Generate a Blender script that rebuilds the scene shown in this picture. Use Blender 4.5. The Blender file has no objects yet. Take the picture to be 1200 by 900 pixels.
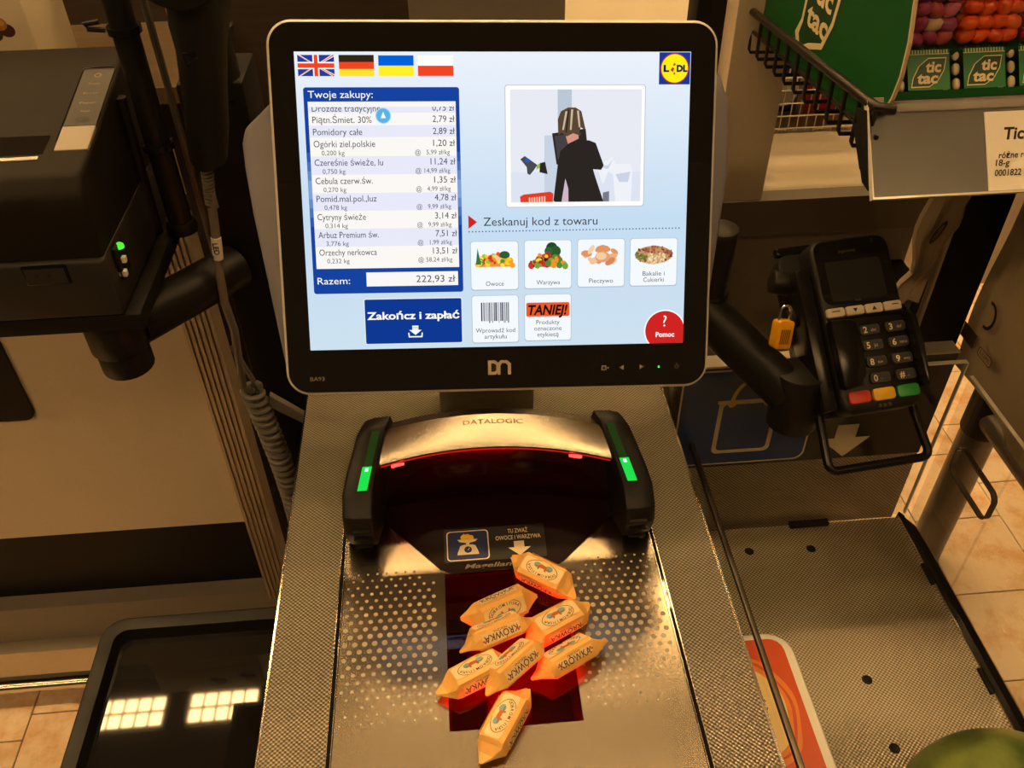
import bpy, bmesh, math, random
from mathutils import Matrix, Vector, Euler
random.seed(7)
R = math.radians
scene = bpy.context.scene
COL = scene.collection

# ------------------------------------------------------------------ camera, world, exposure
cam_d = bpy.data.cameras.new('camera')
cam_d.sensor_width = 36.0
cam_d.lens = 1032.0 / 1200.0 * 36.0
cam_d.clip_start = 0.02
cam = bpy.data.objects.new('camera', cam_d)
COL.objects.link(cam)
cam.matrix_world = (Matrix.Translation((0, 0, 0.65)) @ Matrix.Rotation(R(-4.2), 4, 'Z')
                    @ Matrix.Rotation(R(90 - 40.8), 4, 'X') @ Matrix.Rotation(R(-0.9), 4, 'Z'))
scene.camera = cam
scene.view_settings.view_transform = 'Standard'
scene.view_settings.look = 'None'
scene.view_settings.exposure = 0.0
scene.view_settings.gamma = 1.0
scene.view_settings.use_curve_mapping = False
LAMP_COL = (1.0, 0.62, 0.25)
LAMP_POWER = 58.0
world = bpy.data.worlds.new('store_ambient')
scene.world = world
world.use_nodes = True
bg = world.node_tree.nodes['Background']
bg.inputs[0].default_value = (1.0, 0.60, 0.26, 1)
bg.inputs[1].default_value = 0.06

# ------------------------------------------------------------------ materials
def lin(c):
    c = c / 255.0
    return c / 12.92 if c <= 0.04045 else ((c + 0.055) / 1.055) ** 2.4
def S(r, g, b): return (lin(r), lin(g), lin(b), 1.0)
def new_mat(name):
    m = bpy.data.materials.new(name); m.use_nodes = True
    return m, m.node_tree.nodes, m.node_tree.links
def pbr(name, col, rough=0.5, metal=0.0, noise=0.0, nscale=40.0, bump=0.0, bscale=300.0, spec=0.5, coat=0.0, stretch=None, trans=0.0):
    m, N, L = new_mat(name)
    b = N['Principled BSDF']
    c = col if len(col) == 4 else (*col, 1)
    b.inputs['Base Color'].default_value = c
    b.inputs['Roughness'].default_value = rough
    b.inputs['Metallic'].default_value = metal
    b.inputs['Specular IOR Level'].default_value = spec
    b.inputs['Coat Weight'].default_value = coat
    b.inputs['Coat Roughness'].default_value = 0.05
    b.inputs['Transmission Weight'].default_value = trans
    tc = N.new('ShaderNodeTexCoord'); mp = N.new('ShaderNodeMapping')
    L.new(tc.outputs['Object'], mp.inputs[0])
    if stretch: mp.inputs['Scale'].default_value = stretch
    if noise > 0:
        n = N.new('ShaderNodeTexNoise'); n.inputs['Scale'].default_value = nscale; n.inputs['Detail'].default_value = 4
        L.new(mp.outputs[0], n.inputs['Vector'])
        mx = N.new('ShaderNodeMix'); mx.data_type = 'RGBA'
        mx.inputs[6].default_value = tuple(x * (1 - noise) for x in c[:3]) + (1,)
        mx.inputs[7].default_value = tuple(min(1, x * (1 + noise)) for x in c[:3]) + (1,)
        L.new(n.outputs['Fac'], mx.inputs[0]); L.new(mx.outputs[2], b.inputs['Base Color'])
    if bump > 0:
        n2 = N.new('ShaderNodeTexNoise'); n2.inputs['Scale'].default_value = bscale; n2.inputs['Detail'].default_value = 2
        L.new(mp.outputs[0], n2.inputs['Vector'])
        bp = N.new('ShaderNodeBump'); bp.inputs['Strength'].default_value = bump; bp.inputs['Distance'].default_value = 0.001
        L.new(n2.outputs['Fac'], bp.inputs['Height']); L.new(bp.outputs[0], b.inputs['Normal'])
    return m
def linen(name, col, rough, period, axes=(0, 1), strength=0.5):
    m, N, L = new_mat(name)
    b = N['Principled BSDF']
    b.inputs['Base Color'].default_value = (*col, 1); b.inputs['Metallic'].default_value = 1.0
    b.inputs['Roughness'].default_value = rough
    tc = N.new('ShaderNodeTexCoord'); sp = N.new('ShaderNodeSeparateXYZ'); L.new(tc.outputs['Object'], sp.inputs[0])
    outs = []
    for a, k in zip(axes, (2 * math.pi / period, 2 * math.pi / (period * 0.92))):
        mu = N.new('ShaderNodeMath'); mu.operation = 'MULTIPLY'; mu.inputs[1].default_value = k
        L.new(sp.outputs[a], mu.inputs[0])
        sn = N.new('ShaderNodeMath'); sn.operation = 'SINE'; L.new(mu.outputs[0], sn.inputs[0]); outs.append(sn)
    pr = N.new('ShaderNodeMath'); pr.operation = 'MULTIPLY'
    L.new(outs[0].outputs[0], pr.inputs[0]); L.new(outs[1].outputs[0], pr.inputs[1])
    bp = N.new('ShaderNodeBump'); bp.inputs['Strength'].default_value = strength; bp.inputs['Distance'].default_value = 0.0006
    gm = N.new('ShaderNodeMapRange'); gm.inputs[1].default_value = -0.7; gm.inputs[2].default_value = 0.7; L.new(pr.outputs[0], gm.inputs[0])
    gc = N.new('ShaderNodeMix'); gc.data_type = 'RGBA'; gc.inputs[6].default_value = (col[0] * 0.42, col[1] * 0.38, col[2] * 0.32, 1); gc.inputs[7].default_value = (min(1, col[0] * 1.35), min(1, col[1] * 1.35), min(1, col[2] * 1.32), 1)  # relief shading painted into the base colour: valleys darker, ridges lighter
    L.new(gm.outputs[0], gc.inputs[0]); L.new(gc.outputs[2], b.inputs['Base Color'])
    L.new(pr.outputs[0], bp.inputs['Height']); L.new(bp.outputs[0], b.inputs['Normal'])
    n = N.new('ShaderNodeTexNoise'); n.inputs['Scale'].default_value = 9; L.new(tc.outputs['Object'], n.inputs['Vector'])
    mr = N.new('ShaderNodeMapRange'); mr.inputs[3].default_value = rough * 0.97; mr.inputs[4].default_value = rough * 1.12
    L.new(n.outputs['Fac'], mr.inputs[0]); L.new(mr.outputs[0], b.inputs['Roughness'])
    return m
def pane(name, tint, ior=1.45, rough=0.0, refl=1.0):
    m, N, L = new_mat(name)
    N.remove(N['Principled BSDF'])
    t = N.new('ShaderNodeBsdfTransparent'); t.inputs[0].default_value = (*tint, 1)
    g = N.new('ShaderNodeBsdfGlossy'); g.inputs['Roughness'].default_value = rough
    g.inputs[0].default_value = (refl, refl, refl, 1)
    lw = N.new('ShaderNodeLayerWeight'); lw.inputs[0].default_value = 0.5
    pw = N.new('ShaderNodeMath'); pw.operation = 'POWER'; pw.inputs[1].default_value = 4.0; L.new(lw.outputs['Facing'], pw.inputs[0])
    f = N.new('ShaderNodeMath'); f.operation = 'MULTIPLY_ADD'; f.inputs[1].default_value = 0.55; f.inputs[2].default_value = ((ior - 1) / (ior + 1)) ** 2
    L.new(pw.outputs[0], f.inputs[0])
    mx = N.new('ShaderNodeMixShader'); L.new(f.outputs[0], mx.inputs[0]); L.new(t.outputs[0], mx.inputs[1]); L.new(g.outputs[0], mx.inputs[2])
    L.new(mx.outputs[0], N['Material Output'].inputs[0])
    return m
_em = {}
def emit(col, power=1.0, name=None):
    key = (tuple(round(x, 4) for x in col), power)
    if key in _em: return _em[key]
    m, N, L = new_mat(name or 'screen_colour')
    N.remove(N['Principled BSDF'])
    e = N.new('ShaderNodeEmission'); e.inputs[0].default_value = (*col[:3], 1); e.inputs[1].default_value = power
    L.new(e.outputs[0], N['Material Output'].inputs[0])
    _em[key] = m
    return m
def EM(r, g, b, p=1.0): return emit(S(r, g, b), p)
_ink = {}
def ink(r, g, b, rough=0.6):
    k = (r, g, b, rough)
    if k not in _ink: _ink[k] = pbr('print_ink', S(r, g, b), rough)
    return _ink[k]

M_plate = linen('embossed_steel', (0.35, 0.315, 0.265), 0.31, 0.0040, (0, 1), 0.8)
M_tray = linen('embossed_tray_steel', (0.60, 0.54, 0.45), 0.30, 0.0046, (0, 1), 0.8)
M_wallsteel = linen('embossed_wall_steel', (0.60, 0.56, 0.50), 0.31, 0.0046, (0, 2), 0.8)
M_platter = pbr('brushed_steel', (0.36, 0.31, 0.25), 0.20, 1.0, noise=0.10, nscale=30, stretch=(12, 0.6, 1))
M_cap = pbr('satin_steel', (0.62, 0.57, 0.50), 0.24, 1.0, noise=0.08, nscale=60, stretch=(1, 14, 14))
M_dot = pbr('etched_steel', (0.46, 0.41, 0.33), 0.62, 1.0)
M_chrome = pbr('bright_steel', (0.80, 0.76, 0.70), 0.16, 1.0)
M_alu = pbr('aluminium', (0.55, 0.50, 0.42), 0.42, 0.9, noise=0.06, nscale=90)
M_black = pbr('black_plastic', (0.009, 0.008, 0.008), 0.45, bump=0.10, bscale=900, spec=0.35)
M_blacksoft = pbr('black_rubber', (0.007, 0.006, 0.006), 0.60, spec=0.25)
M_gloss = pbr('gloss_black', (0.010, 0.009, 0.009), 0.03)
M_smoothblk = pbr('smooth_black', (0.008, 0.007, 0.007), 0.22, spec=0.35)
M_printer = pbr('charcoal_plastic', (0.015, 0.012, 0.010), 0.62, spec=0.12, noise=0.10, nscale=500, bump=0.12, bscale=1400)
M_printer_dk = pbr('dark_charcoal_plastic', (0.022, 0.019, 0.017), 0.55, bump=0.12, bscale=1400)
M_silver = pbr('silver_plastic', (0.62, 0.58, 0.55), 0.40, 0.15)
M_shell = pbr('lavender_grey_plastic', (0.20, 0.19, 0.23), 0.50)
M_panel = pbr('beige_grey_laminate', (0.70, 0.58, 0.44), 0.62, noise=0.05, nscale=250)
M_panel_dk = pbr('taupe_laminate', (0.22, 0.19, 0.16), 0.60, noise=0.06, nscale=120)
M_darkwood = pbr('dark_shelf_wood', (0.045, 0.030, 0.022), 0.60, noise=0.5, nscale=14, stretch=(1, 1, 8))
M_kick = pbr('black_kick_board', (0.006, 0.005, 0.005), 0.5, spec=0.2)
M_shelfmetal = pbr('cream_shelf_enamel', (0.46, 0.40, 0.31), 0.35, noise=0.05, nscale=25)
M_cable = pbr('grey_cable_rubber', (0.16, 0.14, 0.12), 0.5)
M_glassclear = pane('clear_acrylic', (0.94, 0.94, 0.93), 1.30)
M_glassedge = pbr('acrylic_edge', (0.75, 0.70, 0.60), 0.12, 0.0, spec=0.8)
M_redglass = pane('smoked_red_glass', (0.62, 0.05, 0.04), 1.5)
M_windowglass = pbr('dark_red_window', (0.010, 0.002, 0.002), 0.10, spec=0.25)
M_beak = pbr('black_red_acrylic', (0.010, 0.0025, 0.002), 0.40, spec=0.10)
M_redled = emit((1.0, 0.02, 0.015), 170.0, 'red_scan_light')
M_redglint = emit((1.0, 0.06, 0.05), 3.0, 'red_glint_glow')
M_redreflect = emit((1.0, 0.02, 0.015), 0.55, 'red_reflection_glow')
M_greenled = emit((0.02, 1.0, 0.10), 0.75, 'green_status_light')
M_greenhot = emit((0.55, 1.0, 0.65), 1.5, 'green_status_lamp')
M_greendim = pbr('green_lens', (0.02, 0.10, 0.03), 0.25)
M_lamp = emit(LAMP_COL, LAMP_POWER, 'fluorescent_cell')
M_white = pbr('white_plastic', (0.78, 0.76, 0.72), 0.45)

# ------------------------------------------------------------------ helpers
class MB:
    def __init__(s): s.v = []; s.f = []; s.mi = []; s.cur = 0
    def add(s, vs, fs):
        o = len(s.v); s.v += [tuple(p) for p in vs]
        for f in fs: s.f.append([o + i for i in f]); s.mi.append(s.cur)
        return s
    def box(s, x0, x1, y0, y1, z0, z1):
        vs = [(x, y, z) for z in (z0, z1) for y in (y0, y1) for x in (x0, x1)]
        return s.add(vs, [(0, 2, 3, 1), (4, 5, 7, 6), (0, 1, 5, 4), (2, 6, 7, 3), (0, 4, 6, 2), (1, 3, 7, 5)])
    def prism(s, poly, axis, a0, a1):
        n = len(poly)
        def P(p, a):
            return {'x': (a, p[0], p[1]), 'y': (p[0], a, p[1]), 'z': (p[0], p[1], a)}[axis]
        vs = [P(p, a0) for p in poly] + [P(p, a1) for p in poly]
        fs = [list(range(n))[::-1], list(range(n, 2 * n))] + [(i, (i + 1) % n, n + (i + 1) % n, n + i) for i in range(n)]
        return s.add(vs, fs)
    def loft(s, rings, caps=True, closed=True):
        n = len(rings[0]); vs = [p for r in rings for p in r]; fs = []
        for k in range(len(rings) - 1):
            for i in range(n if closed else n - 1):
                j = (i + 1) % n
                fs.append((k * n + i, k * n + j, (k + 1) * n + j, (k + 1) * n + i))
        if caps and closed:
            fs.append(list(range(n))[::-1]); fs.append([(len(rings) - 1) * n + i for i in range(n)])
        return s.add(vs, fs)
    def tube(s, path, r, n=12, cyc=False):
        P = [Vector(p) for p in path]; rings = []; up = None
        for i, p in enumerate(P):
            if cyc: t = P[(i + 1) % len(P)] - P[i - 1]
            else: t = (P[min(i + 1, len(P) - 1)] - P[max(i - 1, 0)])
            t.normalize()
            if up is None:
                up = Vector((0, 0, 1)) if abs(t.z) < 0.9 else Vector((1, 0, 0))
            a = t.cross(up); a.normalize(); b = a.cross(t); up = b
            rr = r[i] if isinstance(r, (list, tuple)) else r
            rings.append([p + a * (rr * math.cos(2 * math.pi * k / n)) + b * (rr * math.sin(2 * math.pi * k / n)) for k in range(n)])
        if cyc: rings.append(rings[0])
        return s.loft(rings, caps=not cyc)
    def lathe(s, prof, c=(0, 0, 0), n=24, sx=1, sy=1):
        rings = [[(c[0] + sx * r * math.cos(2 * math.pi * k / n), c[1] + sy * r * math.sin(2 * math.pi * k / n), c[2] + z) for k in range(n)] for r, z in prof]
        return s.loft(rings)
    def build(s, name, mat, parent=None, smooth=True, bevel=0.0, seg=2, angle=40):
        me = bpy.data.meshes.new(name)
        me.from_pydata(s.v, [], s.f)
        mats = mat if isinstance(mat, (list, tuple)) else [mat]
        for m in mats: me.materials.append(m)
        if len(mats) > 1:
            for p, i in zip(me.polygons, s.mi): p.material_index = i
        bm = bmesh.new(); bm.from_mesh(me)
        bmesh.ops.remove_doubles(bm, verts=bm.verts, dist=1e-7)
        bmesh.ops.recalc_face_normals(bm, faces=bm.faces)
        if bevel > 0:
            es = [e for e in bm.edges if len(e.link_faces) == 2 and e.calc_face_angle(0) > R(28)]
            bmesh.ops.bevel(bm, geom=es, offset=bevel, segments=seg, profile=0.5, affect='EDGES', clamp_overlap=True)
        bm.to_mesh(me); bm.free()
        if smooth:
            for p in me.polygons: p.use_smooth = True
            me.set_sharp_from_angle(angle=R(angle))
        return link(name, me, parent)
WORLD_ROOTS = {}
def link(name, me, parent=None):
    o = bpy.data.objects.new(name, me); COL.objects.link(o)
    if parent is not None:
        o.parent = parent
        if parent.name in WORLD_ROOTS: o.matrix_parent_inverse = Matrix.Translation(-Vector(WORLD_ROOTS[parent.name]))
    return o
def tag(o, label, cat, group=None):
    o['label'] = label; o['category'] = cat
    if group: o['group'] = group
    return o
def struct(o, label=None):
    o['kind'] = 'structure'
    if label: o['label'] = label
    return o
def thing(name, label, cat, loc=(0, 0, 0), rot=None, group=None, world=True):
    o = bpy.data.objects.new(name, None); o.empty_display_size = 0.02; COL.objects.link(o)
    o.location = loc
    if rot: o.rotation_euler = rot
    tag(o, label, cat, group)
    if world and not rot: WORLD_ROOTS[o.name] = tuple(loc)
    return o
def rrect(x0, x1, y0, y1, r, n=6):
    pts = []
    for cx, cy, a0 in ((x1 - r, y1 - r, 0), (x0 + r, y1 - r, 90), (x0 + r, y0 + r, 180), (x1 - r, y0 + r, 270)):
        for k in range(n + 1):
            a = R(a0 + 90 * k / n); pts.append((cx + r * math.cos(a), cy + r * math.sin(a)))
    return pts
_txt = {}
def glyphs(body, bold=0.0, shear=0.0, res=3):
    k = (body, bold, shear, res)
    if k in _txt: return _txt[k]
    c = bpy.data.curves.new('glyphs', 'FONT'); c.body = body; c.resolution_u = res; c.offset = bold; c.shear = shear; c.size = 1.0
    o = bpy.data.objects.new('glyphs', c); COL.objects.link(o)
    bpy.context.view_layer.update()
    me = bpy.data.meshes.new_from_object(o.evaluated_get(bpy.context.evaluated_depsgraph_get()))
    vs = [(v.co.x, v.co.y) for v in me.vertices]; fs = [tuple(p.vertices) for p in me.polygons]
    bpy.data.objects.remove(o); bpy.data.curves.remove(c); bpy.data.meshes.remove(me)
    _txt[k] = (vs, fs)
    return _txt[k]
class Flat:
    """flat print: coloured polygons in millimetres on a plane, each on its own thin layer"""
    def __init__(s, ydown=False): s.s = -1.0 if ydown else 1.0; s.mb = MB(); s.mats = []; s.layer = 0
    def mat(s, m):
        if m not in s.mats: s.mats.append(m)
        s.mb.cur = s.mats.index(m); s.layer += 1
    def raw(s, vs, fs, m):
        s.mat(m); s.mb.add([(x, y, s.layer) for x, y in vs], fs); return s
    def poly(s, pts, m):
        return s.raw([(x, y * s.s) for x, y in pts], [tuple(range(len(pts)))], m)
    def rect(s, x0, y0, x1, y1, m): return s.poly([(x0, y0), (x1, y0), (x1, y1), (x0, y1)], m)
    def rr(s, x0, y0, x1, y1, r, m): return s.poly(rrect(min(x0, x1), max(x0, x1), min(y0, y1), max(y0, y1), r, 4), m)
    def disc(s, x, y, rx, m, ry=None, n=16, a=0.0):
        ry = ry or rx; ca, sa = math.cos(R(a)), math.sin(R(a)); P = []
        for k in range(n):
            u, v = rx * math.cos(2 * math.pi * k / n), ry * math.sin(2 * math.pi * k / n)
            P.append((x + u * ca - v * sa, y + u * sa + v * ca))
        return s.poly(P, m)
    def ring(s, x, y, rx, ry, w, m, a0=0, a1=360, n=32):
        vs = []; fs = []
        for k in range(n + 1):
            a = R(a0 + (a1 - a0) * k / n)
            vs += [(x + rx * math.cos(a), (y + ry * math.sin(a)) * s.s), (x + (rx - w) * math.cos(a), (y + (ry - w) * math.sin(a)) * s.s)]
        for k in range(n): fs.append((2 * k, 2 * k + 2, 2 * k + 3, 2 * k + 1))
        return s.raw(vs, fs, m)
    def text(s, body, x, y, size, m, width=None, align='l', bold=0.0, shear=0.0, rot=0.0):
        vs, fs = glyphs(body, bold, shear)
        if not vs: return s
        x0 = min(v[0] for v in vs); x1 = max(v[0] for v in vs)
        kx = size if width is None else width / (x1 - x0)
        w = (x1 - x0) * kx
        ox = {'l': 0, 'c': -w / 2, 'r': -w}[align]
        ca, sa = math.cos(R(rot)), math.sin(R(rot)); out = []
        for a, b in vs:
            u, v = ox + (a - x0) * kx, b * size
            out.append((x + u * ca - v * sa, y * s.s + u * sa + v * ca))
        return s.raw(out, fs, m)
    def arc_text(s, body, cx, cy, rx, ry, a0, a1, size, m):
        n = len(body)
        for i, ch in enumerate(body):
            a = R(a0 + (a1 - a0) * i / (n - 1))
            x, y = cx + rx * math.cos(a), cy + ry * math.sin(a)
            tang = math.degrees(math.atan2(ry * math.cos(a), -rx * math.sin(a)))
            if a1 < a0: tang += 180
            L = s.layer; s.text(ch, x, y, size, m, align='c', rot=tang, bold=0.01); s.layer = L + (1 if i == n - 1 else 0)
        return s
    def build(s, name, parent, fn, dz=0.00006):
        """fn(x_mm, y_mm, height_m) -> local coordinates"""
        me = bpy.data.meshes.new(name)
        me.from_pydata([fn(x, y, l * dz) for x, y, l in s.mb.v], [], s.mb.f)
        for m in s.mats: me.materials.append(m)
        for p, i in zip(me.polygons, s.mb.mi): p.material_index = i
        return link(name, me, parent)

# ================================================================== THE SETTING
# floor with individually laid tiles
FZ = -0.85
M_grout = pbr('grout', (0.17, 0.12, 0.08), 0.9)
M_tiles = []
for i, c in enumerate([(0.84, 0.66, 0.48), (0.80, 0.62, 0.44), (0.86, 0.69, 0.51)]):
    m, N, L = new_mat('marbled_floor_tile'); b = N['Principled BSDF']; b.inputs['Roughness'].default_value = 0.28
    tc = N.new('ShaderNodeTexCoord'); oi = N.new('ShaderNodeObjectInfo'); ad = N.new('ShaderNodeVectorMath'); ad.operation = 'ADD'
    L.new(tc.outputs['Object'], ad.inputs[0]); L.new(oi.outputs['Location'], ad.inputs[1])
    n = N.new('ShaderNodeTexNoise'); n.inputs['Scale'].default_value = 16; n.inputs['Detail'].default_value = 6; n.inputs['Roughness'].default_value = 0.65
    L.new(ad.outputs[0], n.inputs['Vector'])
    cr = N.new('ShaderNodeValToRGB'); cr.color_ramp.elements[0].position = 0.47; cr.color_ramp.elements[1].position = 0.66
    cr.color_ramp.elements[0].color = (*c, 1); cr.color_ramp.elements[1].color = (c[0] * 0.82, c[1] * 0.62, c[2] * 0.42, 1)
    L.new(n.outputs['Fac'], cr.inputs[0]); L.new(cr.outputs[0], b.inputs['Base Color']); M_tiles.append(m)
floor = struct(MB().box(-3.2, 3.2, -0.6, 4.0, FZ - 0.06, FZ - 0.003).build('floor', M_grout, smooth=False), 'cream marbled ceramic tiled shop floor')
TS = 0.193
tile_me = []
for m in M_tiles:
    b_ = MB().box(0.0013, TS - 0.0013, 0.0013, TS - 0.0013, -0.006, 0.0).build('tile', m, None, smooth=False, bevel=0.0007, seg=1)
    me = b_.data; bpy.data.objects.remove(b_); tile_me.append(me)
def lay(x, y):
    o = bpy.data.objects.new('tile', random.choice(tile_me)); COL.objects.link(o); o.parent = floor; o.location = (x, y, FZ)
for i in range(0, 6):
    x = 0.968 + (i - 1) * TS
    off = 0.0 if i == 1 or i == 3 or i == 5 else 0.096
    for k in range(-2, 7): lay(x, 0.801 - off + k * TS)
for i in range(0, 5):
    x = -0.825 - TS * (i - 1) - TS
    for k in range(-3, 2): lay(x, 0.897 - (0.05 if i % 2 else 0.0) - (1 - k) * TS + 0.0)
# ceiling with its rows of louvre lights
struct(MB().box(-4.5, 4.5, -3.0, 7.0, 2.52, 2.60).build('ceiling', pbr('ceiling_board', (0.42, 0.38, 0.33), 0.8)), 'dim shop ceiling')
lamp0 = thing('ceiling_light', 'louvred ceiling light with ten bright cells in a long row', 'ceiling light', (0, 0, 2.5), group='ceiling light rows', world=False)
fr = MB().box(-0.165, 0.165, -0.08, 0.08, 0.004, 0.018)
for x in (-0.159, 0.159): fr.box(x - 0.006, x + 0.006, -0.08, 0.08, -0.012, 0.004)
for y in (-0.075, 0.0, 0.075): fr.box(-0.153, 0.153, y - 0.005, y + 0.005, -0.012, 0.004)
for k in range(1, 5): fr.box(-0.153 + k * 0.0612 - 0.004, -0.153 + k * 0.0612 + 0.004, -0.07, 0.07, -0.010, 0.004)
fr.build('frame', M_alu, lamp0, smooth=False)
cells = MB()
for k in range(5):
    for y in (-0.0365, 0.0365):
        cells.box(-0.153 + k * 0.0612 + 0.005, -0.153 + (k + 1) * 0.0612 - 0.005, y - 0.031, y + 0.031, -0.004, 0.004)
cells.build('lamp_cells', M_lamp, lamp0, smooth=False)
first = True
for y in (2.2, 3.2, 1.0, -1.3, 4.2):
    for k in range(-6, 8):
        x = -1.19 + 0.42 * k
        if y < 0 and k == 3: continue  # unseen row behind camera, added for front fill and cap reflection; centre left dark
        if first: lamp0.location = (x, y, 2.5); first = False; continue
        c = lamp0.copy(); COL.objects.link(c); c.location = (x, y, 2.5)
        for ch in lamp0.children:
            d = ch.copy(); COL.objects.link(d); d.parent = c

# ------------------------------------------------------------------ checkout counter: plate, kiosk body
body = thing('checkout_counter', 'embossed stainless steel checkout counter around the scanner', 'counter', (0.023, 0.5, FZ))
mb = MB()
PX0, PX1, PY0, PY1 = -0.173, 0.220, 0.10, 0.86
GX0, GX1, GY0, GY1 = -0.1225, 0.1700, 0.14, 0.566
mb.box(PX0, GX0, PY0, PY1, -0.022, 0.0); mb.box(GX1, PX1, PY0, PY1, -0.022, 0.0)
mb.box(GX0, GX1, GY1, PY1, -0.022, 0.0); mb.box(GX0, GX1, PY0, GY0, -0.022, 0.0)
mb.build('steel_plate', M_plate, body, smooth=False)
MB().box(PX0 - 0.0016, PX0, PY0, PY1, -0.024, 0.0006).build('plate_edge', M_chrome, body, smooth=False)
MB().box(PX1, PX1 + 0.0022, PY0, PY1, -0.026, 0.0006).build('plate_edge', M_chrome, body, smooth=False)
MB().box(PX0 + 0.012, PX1 - 0.012, 0.14, 0.84, FZ, -0.10).build('pedestal', M_kick, body)
MB().box(PX0 + 0.004, PX0 + 0.008, 0.12, 0.85, -0.10, -0.022).build('side_skirt', M_smoothblk, body, smooth=False)
MB().box(PX1 - 0.008, PX1 - 0.004, 0.12, 0.85, -0.10, -0.022).build('side_skirt', M_smoothblk, body, smooth=False)

# ------------------------------------------------------------------ scanner scale
sc = thing('scanner_scale', 'black and steel bioptic scanner scale with green lights set in the counter', 'scanner scale', (0.0237, 0.45, 0.0))
mb = MB()
g = 0.0045
mb.box(GX0, GX0 + g, GY0, GY1, -0.02, -0.0008); mb.box(GX1 - g, GX1, GY0, GY1, -0.02, -0.0008)
mb.box(GX0 + g, -0.036, GY0, GY1, -0.02, -0.014); mb.box(0.086, GX1 - g, GY0, GY1, -0.02, -0.014); mb.box(-0.036, 0.086, GY0, 0.335, -0.02, -0.014); mb.box(-0.036, 0.086, 0.503, GY1, -0.02, -0.014)
mb.build('gap_frame', M_gloss, sc, smooth=False)
for x in (GX0 + 0.0003, GX0 + g - 0.0006, GX1 - g, GX1 - 0.0008):
    MB().box(x, x + 0.0006, GY0, GY1, -0.003, 0.0002).build('gap_trim', M_chrome, sc, smooth=False)
# platter with cut-out for the glass
AX0, AX1, AY0, AY1 = GX0 + g + 0.0007, GX1 - g - 0.0007, GY0, GY1
WX0, WX1, WY0, WY1 = -0.0275, 0.0775, 0.344, 0.494
mb = MB()
mb.box(AX0, WX0, AY0, AY1, -0.004, 0.0004); mb.box(WX1, AX1, AY0, AY1, -0.004, 0.0004)
mb.box(WX0, WX1, AY0, WY0, -0.004, 0.0004); mb.box(WX0, WX1, WY1, AY1, -0.004, 0.0004)
mb.build('platter', M_platter, sc, smooth=False)
# etched anti-slip dots around the window
vs = MB(); k = 0
dy = 0.0072; y = 0.356
row = 0
while y < 0.502:
    x = AX0 + 0.004 + (0.0042 if row % 2 else 0.0)
    while x < AX1 - 0.003:
        inwin = WX0 - 0.006 < x < WX1 + 0.006
        ry = (y - 0.430) / 0.074
        side = min(abs(x - WX0), abs(x - WX1)) / 0.085
        if not inwin and abs(ry) < 1.02 and not (y > 0.49 - 0 and -0.05 < x < 0.10):
            r = 0.0028 * (1 - 0.62 * abs(ry)) * (1.0 - 0.15 * side)
            if y < 0.372 and random.random() < 0.25: pass
            else:
                P = [(x + r * math.cos(2 * math.pi * q / 10), y + r * math.sin(2 * math.pi * q / 10)) for q in range(10)]
                vs.add([(a, b, 0.00065) for a, b in P] + [(a, b, 0.0003) for a, b in P], [tuple(range(10))] + [(i, (i + 1) % 10, 10 + (i + 1) % 10, 10 + i) for i in range(10)])
        x += 0.0084
    y += dy; row += 1
o = vs.build('dot_pattern', M_dot, sc, smooth=False); o['kind'] = 'stuff'; o['label'] = 'etched anti slip dots'
# the well below the window and its glass
mb = MB()
mb.box(WX0 - 0.006, WX0, WY0 - 0.006, WY1 + 0.006, -0.07, -0.004); mb.box(WX1, WX1 + 0.006, WY0 - 0.006, WY1 + 0.006, -0.07, -0.004)
mb.box(WX0, WX1, WY0 - 0.006, WY0, -0.07, -0.004); mb.box(WX0, WX1, WY1, WY1 + 0.006, -0.07, -0.004)
mb.box(WX0 - 0.006, WX1 + 0.006, WY0 - 0.006, WY1 + 0.006, -0.074, -0.07)
mb.build('scan_well', pbr('scan_well_black', (0.005, 0.002, 0.002), 0.5, spec=0.1), sc, smooth=False)
mb = MB(); mb.prism(rrect(WX0, WX1, WY0, WY1, 0.0045, 4), 'z', -0.0022, 0.0006)
mb.build('scan_glass', M_redglass, sc, smooth=False)
mb = MB(); mb.box(WX0 + 0.010, WX1 - 0.010, WY0 + 0.0006, WY0 + 0.0022, -0.055, -0.030)
mb.build('scan_lamp', M_redled, sc, smooth=False)

# tower sections: (x, window foot, cap front edge, cap back edge)
XL, XR = -0.088, 0.139
def sect(t):            # t = -1 .. 1 across the tower
    k = t * t
    x = (XL + XR) / 2 + t * (XR - XL) / 2
    ysh = -0.006 * t    # runs a touch nearer on the right
    return (x, (0.5765 - 0.014 * k + ysh, 0.010), (0.584 - 0.017 * k + ysh, 0.070 - 0.006 * k), (0.606 - 0.009 * k + ysh, 0.0905 - 0.009 * k))
TT = [-1 + 2 * i / 24 for i in range(25)]
XM = (XL + XR) / 2
def fl(x, k): return XM + (x - XM) * (1 - 0.135 * k)
mb = MB(); rings = []
for t in TT:
    x, a, b, c = sect(t)
    rings.append([(x, a[0], a[1]), (x, b[0] + 0.002, b[1] - 0.002), (fl(x, 1), b[0] + 0.030, b[1] - 0.004), (fl(x, 1), 0.640, 0.0), (x, a[0], 0.0)])
mb.loft(rings).build('tower_core', M_windowglass, sc)
mb = MB(); rings = []
for t in TT:
    x, a, b, c = sect(t)
    rings.append([(x, b[0], b[1] - 0.003), (x, b[0] - 0.0005, b[1] - 0.0004), (fl(x, .1), b[0] + 0.006, b[1] + 0.006), (fl(x, 1), c[0], c[1]), (fl(x, 1), c[0] + 0.010, c[1] - 0.002), (fl(x, 1), c[0] + 0.030, 0.0), (fl(x, 1), c[0] + 0.026, 0.0), (fl(x, 1), c[0] + 0.006, c[1] - 0.006)])
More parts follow.
